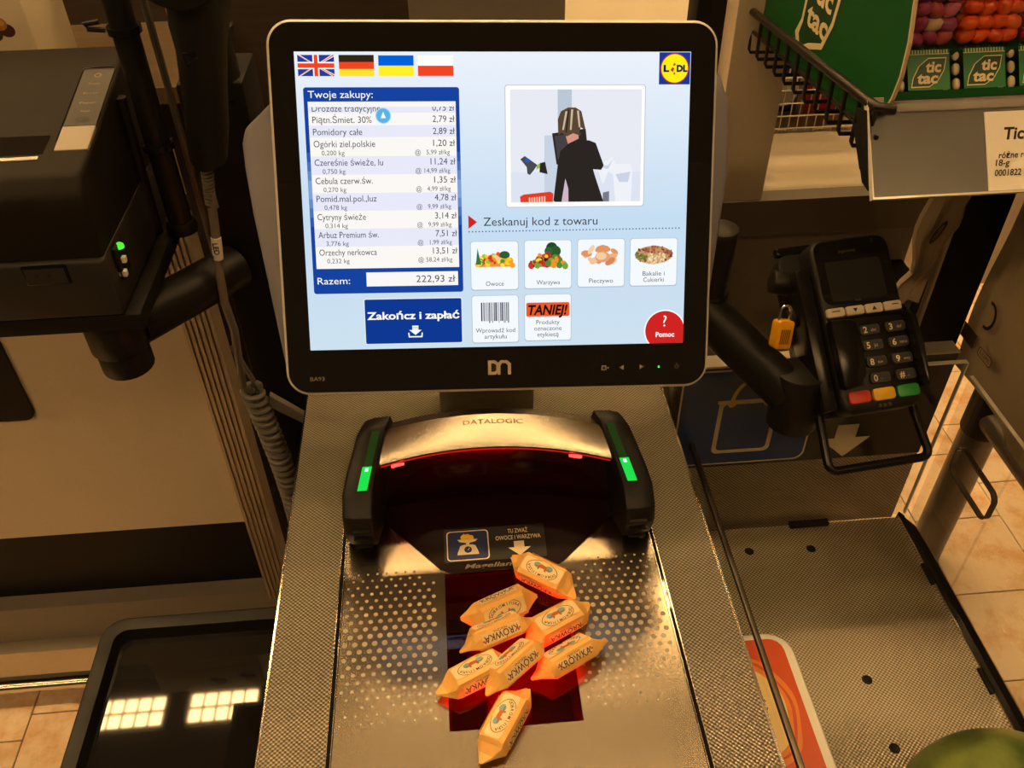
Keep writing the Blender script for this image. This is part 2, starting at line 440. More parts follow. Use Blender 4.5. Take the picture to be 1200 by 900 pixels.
mb.loft(rings).build('steel_cap', M_cap, sc, angle=22)
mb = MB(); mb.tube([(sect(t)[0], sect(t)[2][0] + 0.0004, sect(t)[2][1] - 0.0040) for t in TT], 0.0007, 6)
mb.build('red_edge_reflection', M_redreflect, sc)  # red light reflected along the cap's lower edge, built as a glowing tube
for t in (-0.80, 0.66):
    x, a, b, c = sect(t); sg = 1 if t > 0 else -1
    mb = MB().prism([(x - 0.006, b[1] - 0.0062), (x + 0.006, b[1] - 0.0062), (x + 0.006 * sg, b[1] - 0.0090), (x + 0.003 * sg, b[1] - 0.0090)], 'y', b[0] - 0.0012, b[0] + 0.002)
    mb.build('red_led_reflection', M_redglint, sc, smooth=False)  # reflections of the scanner LEDs, put in as small glowing bits
# sloping acrylic beak between tower and glass
top = [(sect(t)[0], sect(t)[1][0] + 0.001, 0.0105) for t in TT]
mb = MB()
bot = []
for t in TT:
    x = sect(t)[0]
    if x < WX0: yb = 0.5665 + (0.4955 - 0.5665) * (x - XL) / (WX0 - XL)
    elif x > WX1: yb = 0.5500 + (0.4955 - 0.5500) * (XR - 0.004 - x) / (XR - 0.004 - WX1) if x < XR - 0.004 else 0.550
    else: yb = 0.4950
    bot.append((x, min(yb, 0.566), 0.0016))
mb.loft([top, bot, [(p[0], p[1], 0.0003) for p in bot], [(p[0], p[1] + 0.004, 0.0003) for p in top]], closed=False)
mb.build('beak', M_beak, sc)
# end caps
def endcap(sgn, x0, x1, yo):
    # side profile in (y, z), front at low y
    prof = [(0.530, 0.000), (0.522, 0.010), (0.517, 0.030), (0.522, 0.046), (0.540, 0.058), (0.560, 0.068), (0.596, 0.0865), (0.612, 0.0865), (0.622, 0.060), (0.626, 0.0)]
    mb = MB(); rings = []
    xs = [x0, x0 + sgn * 0.004, (x0 * 0.45 + x1 * 0.55), x1 - sgn * 0.004, x1]
    sh = [0.0, 0.0, 0.0008, 0.005, 0.012]
    cy, cz = 0.575, 0.030
    for x, s_ in zip(xs, sh):
        rings.append([(x - sgn * 0.018 * max(0.0, (p[0] - 0.545) / 0.065), cy + (p[0] - cy) * (1 - s_ * 9) + yo, max(0.0, cz + (p[1] - cz) * (1 - s_ * 9)) if p[1] > 0 else 0.0) for p in prof])
    mb.loft(rings); e = mb.build('end_cap', M_black, sc, bevel=0.0012, seg=2)
    # grip ridges
    for zz in (0.014, 0.024, 0.034):
        MB().box(min(x0 + sgn * 0.003, x1 - sgn * 0.009), max(x0 + sgn * 0.003, x1 - sgn * 0.009), 0.5155 + yo, 0.519 + yo, zz, zz + 0.0012).build('grip_ridge', M_blacksoft, e, smooth=False)
    MB().box(min(x0, x1 - sgn * 0.006), max(x0, x1 - sgn * 0.006), 0.528 + yo, 0.556 + yo, 0.0, 0.010).build('foot_block', M_smoothblk, e, bevel=0.0015)
    # light strip lying along the upper slope
    d = Vector((0, 0.056, 0.0285)); d.normalize(); nrm = Vector((0, -d.z, d.y))
    def strip(a0, a1, w0, w1, m, nm, h=0.0012):
        q = MB(); b0 = Vector((0, 0.540 + yo, 0.058))
        P = []
        for a in (a0, a1):
            for w in (w0, w1):
                p = b0 + d * a; P.append(Vector((x0 + sgn * w - sgn * 0.018 * max(0.0, (p.y - yo - 0.545) / 0.065), p.y, p.z)))
        vs = [p + nrm * h for p in P] + [p - nrm * 0.002 for p in P]
        q.add(vs, [(0, 1, 3, 2), (4, 6, 7, 5), (0, 4, 5, 1), (2, 3, 7, 6), (0, 2, 6, 4), (1, 5, 7, 3)])
        q.build(nm, m, e, smooth=False)
    strip(0.004, 0.026, 0.004, 0.0125, M_greenled, 'green_light')
    strip(0.026, 0.060, 0.004, 0.0115, M_greendim, 'green_lens')
    strip(0.0215, 0.0245, 0.0065, 0.0095, M_greenhot, 'green_lamp', 0.0015)
    return e
endcap(-1, XL - 0.0005, XL - 0.028, 0.0045)
endcap(1, XR + 0.0005, XR + 0.028, -0.006)
# sticker and lettering on the beak (plane from (0.495,0.0016) to (0.5765,0.0105))
bs = Vector((0, 0.0815, 0.0089)); bl = bs.length; bs.normalize(); bn = Vector((0, -bs.z, bs.y))
def beakfn(x, y, h):
    p = Vector((0.025 + x / 1000, 0.495, 0.0016)) + bs * (y / 1000) + bn * (h + 0.0008)
    return (p.x, p.y, p.z)
F = Flat(); W = ink(235, 215, 185); K = ink(14, 9, 8, 0.55)
F.rr(-52, 9.0, 42, 45, 2, K)
F.rr(-49.5, 10.5, -10.5, 42.5, 3.5, W); F.rr(-48.5, 11.5, -11.5, 41.5, 3, ink(16, 34, 92))
F.poly([(-40, 16.5), (-20, 16.5), (-20.6, 19.5), (-23, 26), (-26, 27.2), (-28.5, 27.2), (-28.5, 29), (-22.5, 30.5), (-20.5, 33), (-39.5, 33), (-37.5, 30.5), (-31.5, 29), (-31.5, 27.2), (-34, 27.2), (-37, 26), (-39.4, 19.5)], W)
F.disc(-30, 21.8, 3.5, ink(16, 34, 92)); F.poly([(-30.4, 21.4), (-29.8, 21.0), (-28.2, 23.6), (-28.6, 23.8)], W)
Yl = ink(240, 190, 40)
F.disc(-33.2, 35.0, 3.3, Yl); F.disc(-27, 34.5, 2.8, Yl); F.disc(-30, 36, 2.6, Yl); F.poly([(-34, 38), (-33, 39.5), (-32.6, 38)], Yl)
F.text('TU ZWAŻ', 17, 36.3, 6.4, W, width=18.5, align='c', bold=0.012); F.text('OWOCE I WARZYWA', 17, 29.2, 6.4, W, width=42, align='c', bold=0.012)
F.poly([(12.5, 27.0), (22, 27.0), (22, 20.3), (28, 20.3), (17.3, 11.6), (7, 20.3), (12.5, 20.3)], W)
F.build('weighing_sticker', sc, beakfn)
F = Flat(); F.text('Magellan', -34, 2.0, 6.4, ink(120, 105, 90, 0.4), width=43, bold=0.02, shear=0.25); F.build('lettering', sc, beakfn)
def capfn(x, y, h):
    x_ = (XL + XR) / 2 + x / 1000; t = (x / 1000) / ((XR - XL) / 2); s = sect(t)
    b = Vector((0, s[2][0] + 0.006, s[2][1] + 0.006)); c = Vector((0, s[3][0], s[3][1])); d = (c - b); L_ = d.length; d.normalize(); n = Vector((0, -d.z, d.y))
    p = b + d * (y / 1000) + n * (h + 0.0004); return (x_, p.y, p.z)
F = Flat(); F.text('DATALOGIC', 0, 12.5, 6.0, ink(150, 130, 105, 0.3), width=56, align='c', bold=0.015); F.build('maker_lettering', sc, capfn)

# ------------------------------------------------------------------ monitor post and monitor
MB().box(-0.026, 0.075, 0.70, 0.745, 0.0, 0.22).build('post_raw', pbr('post_steel', (0.30, 0.27, 0.23), 0.35, 1.0, noise=0.1, nscale=30), None, bevel=0.003)
post = bpy.data.objects['post_raw']; post.name = 'monitor_post'
tag(post, 'flat dark steel post carrying the touch monitor from behind', 'post')
mon = thing('touch_monitor', 'large touch screen monitor with silver rim above the scanner', 'monitor', (0.036, 0.621, 0.302), (R(-29.3), R(2.04), R(-1.15)), world=False)
u2 = lambda u: (u - 152) / 1000.0
v2 = lambda v: (114 - v) / 1000.0
ou = rrect(u2(-20.7), u2(325.8), v2(265.3), v2(-23.4), 0.019, 8)
mb = MB()
inn = rrect(u2(-20.7) + .0016, u2(325.8) - .0016, v2(265.3) + .0016, v2(-23.4) - .0016, 0.0175, 8)
bak = rrect(u2(-20.7) + .004, u2(325.8) - .004, v2(265.3) + .004, v2(-23.4) - .004, 0.016, 8)
mb.loft([[(p[0], -0.0012, p[1]) for p in inn], [(p[0], 0.0005, p[1]) for p in ou], [(p[0], 0.010, p[1]) for p in ou], [(p[0], 0.030, p[1]) for p in bak]])
mb.build('silver_rim', M_silver, mon)
gl = rrect(u2(-18.4), u2(323.5), v2(263.0), v2(-21.1), 0.0168, 8)
MB().prism(gl, 'y', -0.0020, 0.002).build('black_bezel', M_gloss, mon, smooth=False)
sh = [(-0.150, 0.103), (-0.166, 0.094), (-0.201, 0.062), (-0.204, 0.050), (-0.203, 0.030), (-0.199, -0.006), (-0.180, -0.135), (-0.150, -0.150), (0.150, -0.150), (0.180, -0.120), (0.194, -0.003), (0.197, 0.026), (0.196, 0.080), (0.188, 0.103), (0.15, 0.115), (-0.10, 0.115)]
MB().prism(sh, 'y', 0.036, 0.058).build('back_shell', M_shell, mon, bevel=0.004, seg=3)
MB().box(-0.05, 0.05, 0.056, 0.110, -0.10, 0.04).build('mount', M_black, mon, bevel=0.004)
# lit screen
m, N, L = new_mat('lit_screen'); N.remove(N['Principled BSDF'])
e = N.new('ShaderNodeEmission'); tc = N.new('ShaderNodeTexCoord'); sp = N.new('ShaderNodeSeparateXYZ'); L.new(tc.outputs['Object'], sp.inputs[0])
mr = N.new('ShaderNodeMapRange'); mr.inputs[1].default_value = -0.114; mr.inputs[2].default_value = 0.114; L.new(sp.outputs[2], mr.inputs[0])
cr = N.new('ShaderNodeValToRGB'); cr.color_ramp.elements[0].color = S(205, 225, 240); cr.color_ramp.elements[1].color = S(236, 242, 252)
el = cr.color_ramp.elements.new(0.45); el.color = S(198, 222, 243)
L.new(mr.outputs[0], cr.inputs[0]); L.new(cr.outputs[0], e.inputs[0]); e.inputs[1].default_value = 1.0; L.new(e.outputs[0], N['Material Output'].inputs[0])
scr = MB().box(-0.152, 0.152, -0.0026, -0.0018, -0.114, 0.114).build('screen', m, mon, smooth=False)
scrfn = lambda x, y, h: ((x - 152) / 1000, -0.00275 - h, (y + 114) / 1000)   # y arrives negated (ydown)
def SB(name, F): return F.build(name, scr, scrfn, 0.00003)
WH = EM(255, 255, 252); BL = EM(22, 66, 160); DK = EM(58, 58, 62); DK2 = EM(88, 88, 94); RD = EM(240, 70, 36); YE = EM(255, 226, 50); RED = EM(206, 38, 34)
# flags
F = Flat(True)
B_ = EM(38, 60, 150); x0, y0, x1, y1 = 2.4, 2.4, 29.8, 17.7; cx, cy = (x0 + x1) / 2, (y0 + y1) / 2
F.rect(x0, y0, x1, y1, B_)
for a, b in (((x0, y0), (x1, y1)), ((x0, y1), (x1, y0))):
    for w, mm in ((2.0, WH), (0.9, RD)):
        dx, dy_ = (w * 0.9, 0); s_ = 1 if a[1] < b[1] else -1
        F.poly([a, (a[0] + dx, a[1]), b, (b[0], b[1] - s_ * w * 0.6), (b[0] - dx, b[1]), a, (a[0], a[1] + s_ * w * 0.6)][:6], mm)
F.rect(cx - 2.4, y0, cx + 2.4, y1, WH); F.rect(x0, cy - 2.6, x1, cy + 2.6, WH); F.rect(cx - 1.4, y0, cx + 1.4, y1, RD); F.rect(x0, cy - 1.6, x1, cy + 1.6, RD)
SB('british_flag', F)
F = Flat(True)
for i, mm in enumerate((EM(50, 38, 22), RD, YE)): F.rect(33.3, 2.4 + i * 5.1, 59.7, 7.5 + i * 5.1, mm)
SB('german_flag', F)
F = Flat(True); F.rect(63, 2.7, 89.7, 10.2, EM(0, 96, 220)); F.rect(63, 10.2, 89.7, 17.7, EM(255, 240, 40)); SB('ukrainian_flag', F)
F = Flat(True); F.rect(92.8, 2.7, 119.8, 10.2, WH); F.rect(92.8, 10.2, 119.8, 17.7, RD); SB('polish_flag', F)
# shop logo
F = Flat(True); F.rect(279.2, 0.4, 303.6, 24.2, EM(30, 56, 150)); F.disc(291.4, 12.3, 11.2, RED, n=32); F.disc(291.4, 12.3, 10.5, EM(255, 240, 20), n=32)
NB = EM(24, 28, 80)
F.text('L', 282.6, 14.6, 6.6, NB, width=4.6, bold=0.06); F.text('DL', 292.9, 14.6, 6.6, NB, width=8.6, bold=0.06)
F.poly([(288.0, 13.4), (289.6, 11.4), (291.2, 12.4), (289.8, 15.2)], RED); F.poly([(290, 9.8), (291, 8.2), (292.2, 9.2), (291.2, 10.6)], RED); F.poly([(290.4, 16.2), (291, 15), (292, 15.8), (291.2, 17.4)], RED)
SB('shop_logo', F)
# shopping list
F = Flat(True)
F.rr(5.4, 25.8, 123.8, 182.8, 2.0, BL)
gr = EM(120, 175, 225)
for k in range(8):
    yy = 74 + k * 7; c_ = 1 - abs(k - 3.5) / 4.5
    mm = EM(22 + 120 * c_, 66 + 110 * c_, 160 + 68 * c_)
    F.rect(5.6, yy, 8.6, yy + 7, mm); F.layer -= 1; F.rect(120.6, yy, 123.6, yy + 7, mm); F.layer -= 1
SB('list_panel', F)
F = Flat(True); F.layer = 4
F.rect(8.4, 36.3, 120.9, 163, EM(252, 248, 244))
rows = [(36.8, 45.4), (54.2, 63.3), (76.6, 91.0), (105.5, 119.7), (133.7, 147.8)]
rows = [(37, 44.6), (53.8, 62.6), (76.8, 90.6), (104.6, 118.2), (132.0, 145.8)]
for a, b in rows: F.rect(8.6, a, 120.7, b, EM(232, 234, 250)); F.layer -= 1
SB('list_paper', F)
items = [('Drozdze tradycyjne', '0,75 zł', None, None, 43.6), ('Piątn.Śmiet. 30%', '2,79 zł', None, None, 52.0), ('Pomidory całe', '2,89 zł', None, None, 61.0),
         ('Ogórki ziel.polskie', '1,20 zł', '0,200 kg', '@   5,99 zł/kg', 69.9), ('Czereśnie świeże, lu', '11,24 zł', '0,750 kg', '@ 14,99 zł/kg', 83.8),
         ('Cebula czerw.św.', '1,35 zł', '0,270 kg', '@   4,99 zł/kg', 97.6), ('Pomid.mal.pol.,luz', '4,78 zł', '0,478 kg', '@   9,99 zł/kg', 111.2),
         ('Cytryny świeże', '3,14 zł', '0,314 kg', '@   9,99 zł/kg', 125.2), ('Arbuz Premium św.', '7,51 zł', '3,776 kg', '@   1,99 zł/kg', 139.0), ('Orzechy nerkowca', '13,51 zł', '0,232 kg', '@ 58,24 zł/kg', 152.6)]
wid = [52, 45, 37.5, 47, 52.5, 44, 46.5, 37.5, 47, 45]
for (n1, p1, q1, q2, yy), w in zip(items, wid):
    F = Flat(True); F.layer = 8; F.text(n1, 11.2, yy, 7.0, DK, width=w); SB('item_name', F)
    F = Flat(True); F.layer = 8; F.text(p1, 119.8, yy - 0.4, 7.0, DK, align='r', width=len(p1) * 2.42); SB('item_price', F)
    if q1:
        F = Flat(True); F.layer = 8; F.text(q1, 17.0, yy + 6.1, 5.1, DK2, width=17.5); SB('item_weight', F)
        F = Flat(True); F.layer = 8; F.text(q2, 115.6, yy + 5.9, 5.1, DK2, align='r', width=27); SB('unit_price', F)
F = Flat(True); F.layer = 10; F.rect(8.6, 36.4, 120.7, 40.2, EM(250, 246, 244)); SB('list_top_margin', F)
F = Flat(True); F.layer = 12; F.disc(65.2, 46.8, 6.0, EM(170, 215, 240), n=24); F.disc(65.2, 46.8, 5.3, EM(90, 180, 232), n=24); F.poly([(65.2, 43.8), (63.2, 48.6), (67.2, 48.6)], WH); SB('scroll_button', F)
F = Flat(True); F.layer = 4; F.text('Twoje zakupy:', 8.8, 33.6, 7.6, WH, width=49); SB('list_heading', F)
F = Flat(True); F.layer = 4; F.text('Razem:', 8.6, 175.2, 7.6, WH, width=25.5); SB('total_heading', F)
F = Flat(True); F.layer = 4; F.rect(47.1, 166.3, 119.8, 177.4, EM(250, 248, 246)); F.text('222,93 zł', 117.5, 174.6, 7.8, DK, width=31, align='r'); SB('total_field', F)
# pay button
F = Flat(True); F.rr(43.9, 187, 122.8, 224.4, 1.6, EM(225, 235, 245)); F.rr(44.7, 187.9, 122, 223.7, 1.2, EM(14, 56, 146)); F.text('Zakończ i zapłać', 83.3, 204.0, 8.4, WH, width=74, align='c', bold=0.025)
F.poly([(82, 209.5), (87, 209.5), (87, 213), (89.5, 213), (84.5, 217), (79.5, 213), (82, 213)], WH); F.poly([(78.6, 215.2), (79.6, 215.2), (79.9, 218), (89.1, 218), (89.4, 215.2), (90.4, 215.2), (90, 219), (79, 219)], WH)
F.rect(82, 210.6, 87, 210.9, EM(14, 56, 146)); F.layer -= 1; F.rect(82, 211.8, 87, 212.1, EM(14, 56, 146)); SB('pay_button', F)
# instruction picture
F = Flat(True); F.rr(158.8, 24.2, 269.1, 117.1, 2, EM(190, 196, 206)); F.rr(159.4, 24.7, 268.5, 116.5, 1.8, WH); F.rect(163, 27.7, 266, 113.0, EM(232, 234, 244))
F.rect(163, 90, 266, 113, EM(222, 228, 242)); F.rect(200, 27.8, 211, 113, EM(186, 200, 216)); F.rect(189.5, 62, 200, 113, EM(200, 212, 228))
F.poly([(246, 113), (244, 92), (240, 90), (236, 100), (231, 86), (244, 78), (246, 84), (258, 84), (259.5, 90), (258.5, 113)], EM(240, 242, 250)); F.poly([(246, 92), (258, 90), (256, 98), (249, 98)], EM(205, 212, 226)); F.poly([(231, 86), (240, 85), (246, 78), (243, 82), (240, 88)], EM(205, 212, 226))
F.poly([(236, 106), (241, 105), (241, 113), (236, 113)], EM(120, 124, 140))
Bk = EM(44, 38, 34); F.poly([(195.5, 60.5), (222, 57), (223, 66), (210, 88), (199, 84)], EM(48, 42, 40))
F.poly([(197.5, 62.5), (219, 60), (205, 80), (200, 80)], EM(70, 66, 68))
F.poly([(198, 113), (196.5, 112), (200, 84), (202, 74), (210, 67), (218, 65.5), (225, 66), (230, 68), (236.5, 85), (234.5, 88.5), (228, 88), (229.5, 93), (236.5, 113), (208.5, 113), (208, 103), (206, 95), (203, 113)], Bk)
F.poly([(206.4, 96), (208.4, 103), (208.5, 113), (203.2, 113)], EM(214, 180, 196))
F.poly([(205.5, 60), (216, 60), (216.5, 64.5), (208, 68.5)], EM(214, 150, 130))
F.poly([(200.5, 62), (200, 50), (202.5, 44), (208, 41.2), (214, 41.2), (218.5, 44), (221, 54), (222, 58.5), (218, 56), (216.5, 62), (212, 60.5), (207, 63), (203, 60)], EM(92, 70, 52))
for a in ((206, 44, 203.5, 58), (210.5, 42.6, 209.5, 58), (215, 43.6, 216.5, 56)): F.poly([(a[0], a[1]), (a[0] + 1.6, a[1]), (a[2] + 1.3, a[3]), (a[2], a[3])], EM(206, 186, 158)); F.layer -= 1
F.poly([(208, 43), (209, 43), (207, 60), (206, 60)], EM(50, 36, 28))
F.poly([(170.5, 80), (174, 77.5), (184, 84.5), (181, 88.5), (178, 92), (176, 91), (175.5, 86)], EM(74, 74, 82)); F.poly([(174.5, 79), (177.5, 79.5), (177.5, 82.5), (174.5, 82)], EM(30, 92, 200)); F.poly([(183.5, 84.5), (186, 83), (187, 86), (183, 88)], EM(150, 190, 60)); F.poly([(186, 83), (190, 82), (192, 91.5), (185.5, 90)], EM(44, 40, 40))
F.poly([(170.4, 113), (170, 108.5), (173, 107), (194, 105), (196.5, 106.5), (196, 113)], EM(226, 62, 40))
for k in range(7): F.rect(177 + 2 * k, 109.4 - 0.15 * k, 178.1 + 2 * k, 113, EM(250, 200, 180)); F.layer -= 1
SB('instruction_picture', F)
# prompt
F = Flat(True); F.poly([(128.9, 122.6), (135.8, 128), (128.9, 133.2)], RED); F.text('Zeskanuj kod z towaru', 140.9, 131.0, 9.4, DK, width=91); SB('prompt', F)
F = Flat(True)
for k in range(64):
    F.rect(128.8 + k * 2.68, 135.0 - k * 0.016, 129.9 + k * 2.68, 136.0 - k * 0.016, EM(90, 110, 150)); F.layer -= 1
SB('dotted_line', F)
# product buttons
def button(nm, x0, y0, x1, y1, lines, icon):
    F = Flat(True); F.rr(x0 - 0.5, y0 - 0.4, x1 + 0.5, y1 + 0.8, 2.4, EM(176, 192, 212)); F.rr(x0, y0, x1, y1, 2.2, EM(244, 250, 254)); cx = (x0 + x1) / 2
    icon(F, cx, y0)
    for i, (t, w) in enumerate(lines): F.text(t, cx, y1 - 3.0 - 5.0 * (len(lines) - 1 - i), 5.2, DK2, width=w, align='c')
    SB(nm, F)
rnd = random.Random(3)
def blobs(F, cx, y0, pal, n, w, h, rmin, rmax, dome=True):
    for i in range(n):
        t = rnd.uniform(-1, 1); yy = rnd.uniform(0, 1) * (math.sqrt(max(0.02, 1 - t * t)) if dome else 1)
        r = rnd.uniform(rmin, rmax)
        F.disc(cx + t * w, y0 - yy * h, r, EM(*rnd.choice(pal)), r * rnd.uniform(0.6, 1.0), n=9, a=rnd.uniform(0, 90)); F.layer = max(2, F.layer) 
def ic_fruit(F, cx, y0):
    F.poly([(cx - 15, y0 + 20), (cx - 9, y0 + 12), (cx, y0 + 9.5), (cx + 9, y0 + 11), (cx + 16, y0 + 20)], EM(238, 150, 50))
    blobs(F, cx, y0 + 19.0, [(250, 205, 40), (240, 80, 40), (90, 150, 50), (250, 160, 40), (220, 50, 40), (150, 200, 60), (255, 225, 90)], 46, 14.5, 9.5, 1.3, 2.6)
    F.poly([(cx - 15, y0 + 18), (cx - 13.5, y0 + 5), (cx - 12, y0 + 12), (cx - 10.5, y0 + 18)], EM(60, 120, 60)); F.disc(cx + 8, y0 + 10.5, 4.2, EM(44, 96, 46), 3.0); F.disc(cx + 2, y0 + 12.5, 3.6, EM(250, 210, 150), 1.4, a=35)
def ic_veg(F, cx, y0):
    F.poly([(cx - 14, y0 + 21), (cx - 9, y0 + 12.5), (cx, y0 + 9.5), (cx + 9, y0 + 11), (cx + 15, y0 + 21)], EM(200, 80, 46))
    F.disc(cx + 3, y0 + 6, 4.6, EM(34, 74, 40)); F.disc(cx + 6, y0 + 8.6, 4.4, EM(44, 88, 46)); F.disc(cx + 0.5, y0 + 8.5, 3.4, EM(50, 100, 50))
    blobs(F, cx, y0 + 20.5, [(220, 50, 40), (240, 150, 40), (80, 140, 50), (250, 215, 50), (60, 30, 50), (190, 40, 40), (110, 170, 60)], 44, 14, 10, 1.3, 2.9)
def ic_bread(F, cx, y0):
    for i in range(18):
        t = rnd.uniform(-1, 1); s_ = math.sqrt(1 - t * t * 0.8)
        F.disc(cx + t * 12, y0 + 13 + rnd.uniform(-6.5, 6.5) * s_, rnd.uniform(3, 5), EM(*rnd.choice([(238, 176, 126), (226, 150, 100), (244, 196, 150), (216, 136, 92), (246, 208, 170)])), rnd.uniform(1.8, 2.8), n=12, a=rnd.uniform(-60, 60))
    F.disc(cx + 1, y0 + 14, 6, EM(232, 160, 116), 4.4); F.disc(cx, y0 + 13.4, 4.4, EM(246, 206, 166), 3.0)
def ic_nuts(F, cx, y0):
    F.disc(cx, y0 + 13.0, 15.4, EM(196, 146, 100), 7.2, n=24)
    for i in range(110):
        a = rnd.uniform(0, 6.283); q = math.sqrt(rnd.random()); x, yy = 15 * q * math.cos(a), 7 * q * math.sin(a)
        pal = [(120, 130, 60), (96, 110, 50)] if x < -6 and yy > -2 else ([(150, 84, 60), (176, 100, 70), (120, 66, 50)] if yy < -2 or x > 9 else [(232, 200, 150), (216, 172, 120), (244, 222, 180)])
        F.disc(cx + x, y0 + 13.0 + yy, rnd.uniform(0.9, 1.6), EM(*rnd.choice(pal)), rnd.uniform(0.7, 1.1), n=7, a=rnd.uniform(0, 180)); F.layer = max(2, F.layer - (i % 3 > 0))
def ic_code(F, cx, y0):
    x = cx - 11.5; k = 0
    while x < cx + 11.5:
        w = rnd.choice([0.4, 0.5, 0.8, 1.1]); F.rect(x, y0 + 5.4, min(x + w, cx + 11.5), y0 + (20.5 if rnd.random() < 0.8 else 22), EM(60, 56, 80)); F.layer -= 1; x += w + rnd.choice([0.4, 0.6, 0.8])
def ic_cheap(F, cx, y0):
    F.rr(cx - 17.6, y0 + 6.4, cx + 17.6, y0 + 17.8, 1.4, EM(236, 92, 38)); F.text('TANIEJ!', cx, y0 + 16.2, 11.0, EM(34, 14, 12), width=32, align='c', bold=0.032, shear=0.22)
button('fruit_button', 130.4, 143.4, 168, 181.4, [('Owoce', 14.5)], ic_fruit)
button('vegetable_button', 173.4, 143.0, 210.9, 181, [('Warzywa', 19)], ic_veg)
button('bread_button', 216.3, 142.6, 254, 180.4, [('Pieczywo', 19.5)], ic_bread)
button('nuts_button', 259, 142.6, 297, 180.2, [('Bakalie i', 18), ('Cukierki', 17)], ic_nuts)
button('barcode_button', 130.6, 186.5, 167.8, 224.3, [('Wprowadź kod', 32), ('artykułu', 18)], ic_code)
button('discount_button', 173.2, 186.2, 210.7, 223.4, [('Produkty', 19), ('oznaczone', 22.5), ('etykietą', 17.5)], ic_cheap)
F = Flat(True); P = []
def clipd(r):
    P = [(304, 228)]
    for k in range(0, 40):
        a = R(180 - 5 + 0 + k * 4.2); x, yy = 288.5 + r * math.cos(a), 217.5 + r * math.sin(a)
        if x <= 304 and yy <= 228: P.append((x, yy))
    return P
def helpshape(r):
    a0 = math.asin((228 - 217.5) / r); a1 = math.acos((304 - 288.5) / r); P = []
    n = 30; s0 = math.pi - a0; s1 = 2 * math.pi - a1
    for k in range(n + 1):
        a = s0 + (s1 - s0) * k / n; P.append((288.5 + r * math.cos(a), 217.5 + r * math.sin(a)))
    P.append((304, 228)); return P
F.poly(helpshape(17.2), WH); F.poly(helpshape(16.2), EM(208, 36, 34)); F.text('?', 288.5, 214.0, 13, WH, align='c'); F.text('Pomoc', 288.8, 222.6, 5.6, WH, width=15.5, align='c', bold=0.03); SB('help_button', F)
# marks on the bezel
bzfn = lambda x, y, h: ((x - 152) / 1000, -0.0021 - h, (y + 114) / 1000)
F = Flat(True); SV = ink(190, 170, 145)
F.text('BA93', -1.6, 253.2, 4.6, ink(140, 125, 110), width=11.5); F.build('model_lettering', mon, bzfn)
F = Flat(True)
F.poly([(142.6, 239.4), (148.4, 239.4), (152, 242), (152, 248), (149, 251.4), (142.6, 251.4)], SV); F.poly([(145.2, 242.0), (147.8, 242.0), (149.4, 243.2), (149.4, 247.6), (148, 248.9), (145.2, 248.9)], ink(10, 8, 8))
F.poly([(150.4, 251.4), (152.8, 251.4), (152.8, 244), (154, 241.8), (157, 241.8), (158.9, 243.6), (158.9, 251.4), (161.5, 251.4), (161.5, 242.2), (158.4, 239.4), (153, 239.4), (151.2, 241.4)], SV); F.build('maker_mark', mon, bzfn)
F = Flat(True); IC = ink(150, 140, 128)
F.rect(236.5, 245.8, 240.5, 249.8, IC); F.rect(237.3, 246.6, 239.7, 249, ink(20, 18, 18)); F.rect(241.2, 247.2, 242.4, 248.4, IC)
F.poly([(251.2, 247.7), (255, 245.6), (255, 249.8)], IC); F.poly([(272, 247.4), (268.2, 245.4), (268.2, 249.4)], IC)
F.disc(284.3, 247.7, 0.8, emit((0.05, 1.0, 0.1), 2.0)); F.ring(299.4, 247.6, 1.7, 1.7, 0.35, ink(110, 102, 94), -50, 230); F.rect(299.2, 244.8, 299.6, 247.4, ink(110, 102, 94)); F.build('bezel_icons', mon, bzfn)

# ------------------------------------------------------------------ fudge candies on the scale
M_wrap = pbr('yellow_wax_paper', (0.86, 0.48, 0.13), 0.48, noise=0.08, nscale=120)
M_cream = pbr('cream_wax_paper', (0.88, 0.66, 0.36), 0.48, noise=0.05, nscale=120)
BR = ink(60, 36, 26); SKY = ink(130, 165, 175); COW = ink(190, 95, 35); GRS = ink(110, 120, 50)
candies = [
    (0.060, 0.478, 144.4, -12, 0.000, 'topmost candy in cream and yellow paper, nearest the scanner beak'),
    (0.0205, 0.443, 22.7, 55, 0.000, 'candy with its name along the upper side, left of centre, partly under another'),
    (0.015, 0.4205, 201.0, 42, 0.003, 'candy with upside down name, leaning on the candy left of centre'),
    (0.067, 0.4285, 206.2, 4, 0.000, 'candy with an oval cow picture on top, right of the centre of the pile'),
    (0.0715, 0.394, 27.7, -38, 0.000, 'candy at the right edge of the pile with its name upright'),
    (-0.004, 0.386, 205.0, 16, 0.000, 'candy at the left edge of the pile on the dark glass'),
    (0.0265, 0.389, 219.5, 38, 0.0035, 'slanting candy in the middle, touching the lowest candy'),
    (0.015, 0.343, 238.6, 8, 0.000, 'lowest candy, lying half off the dark glass onto the steel'),
]
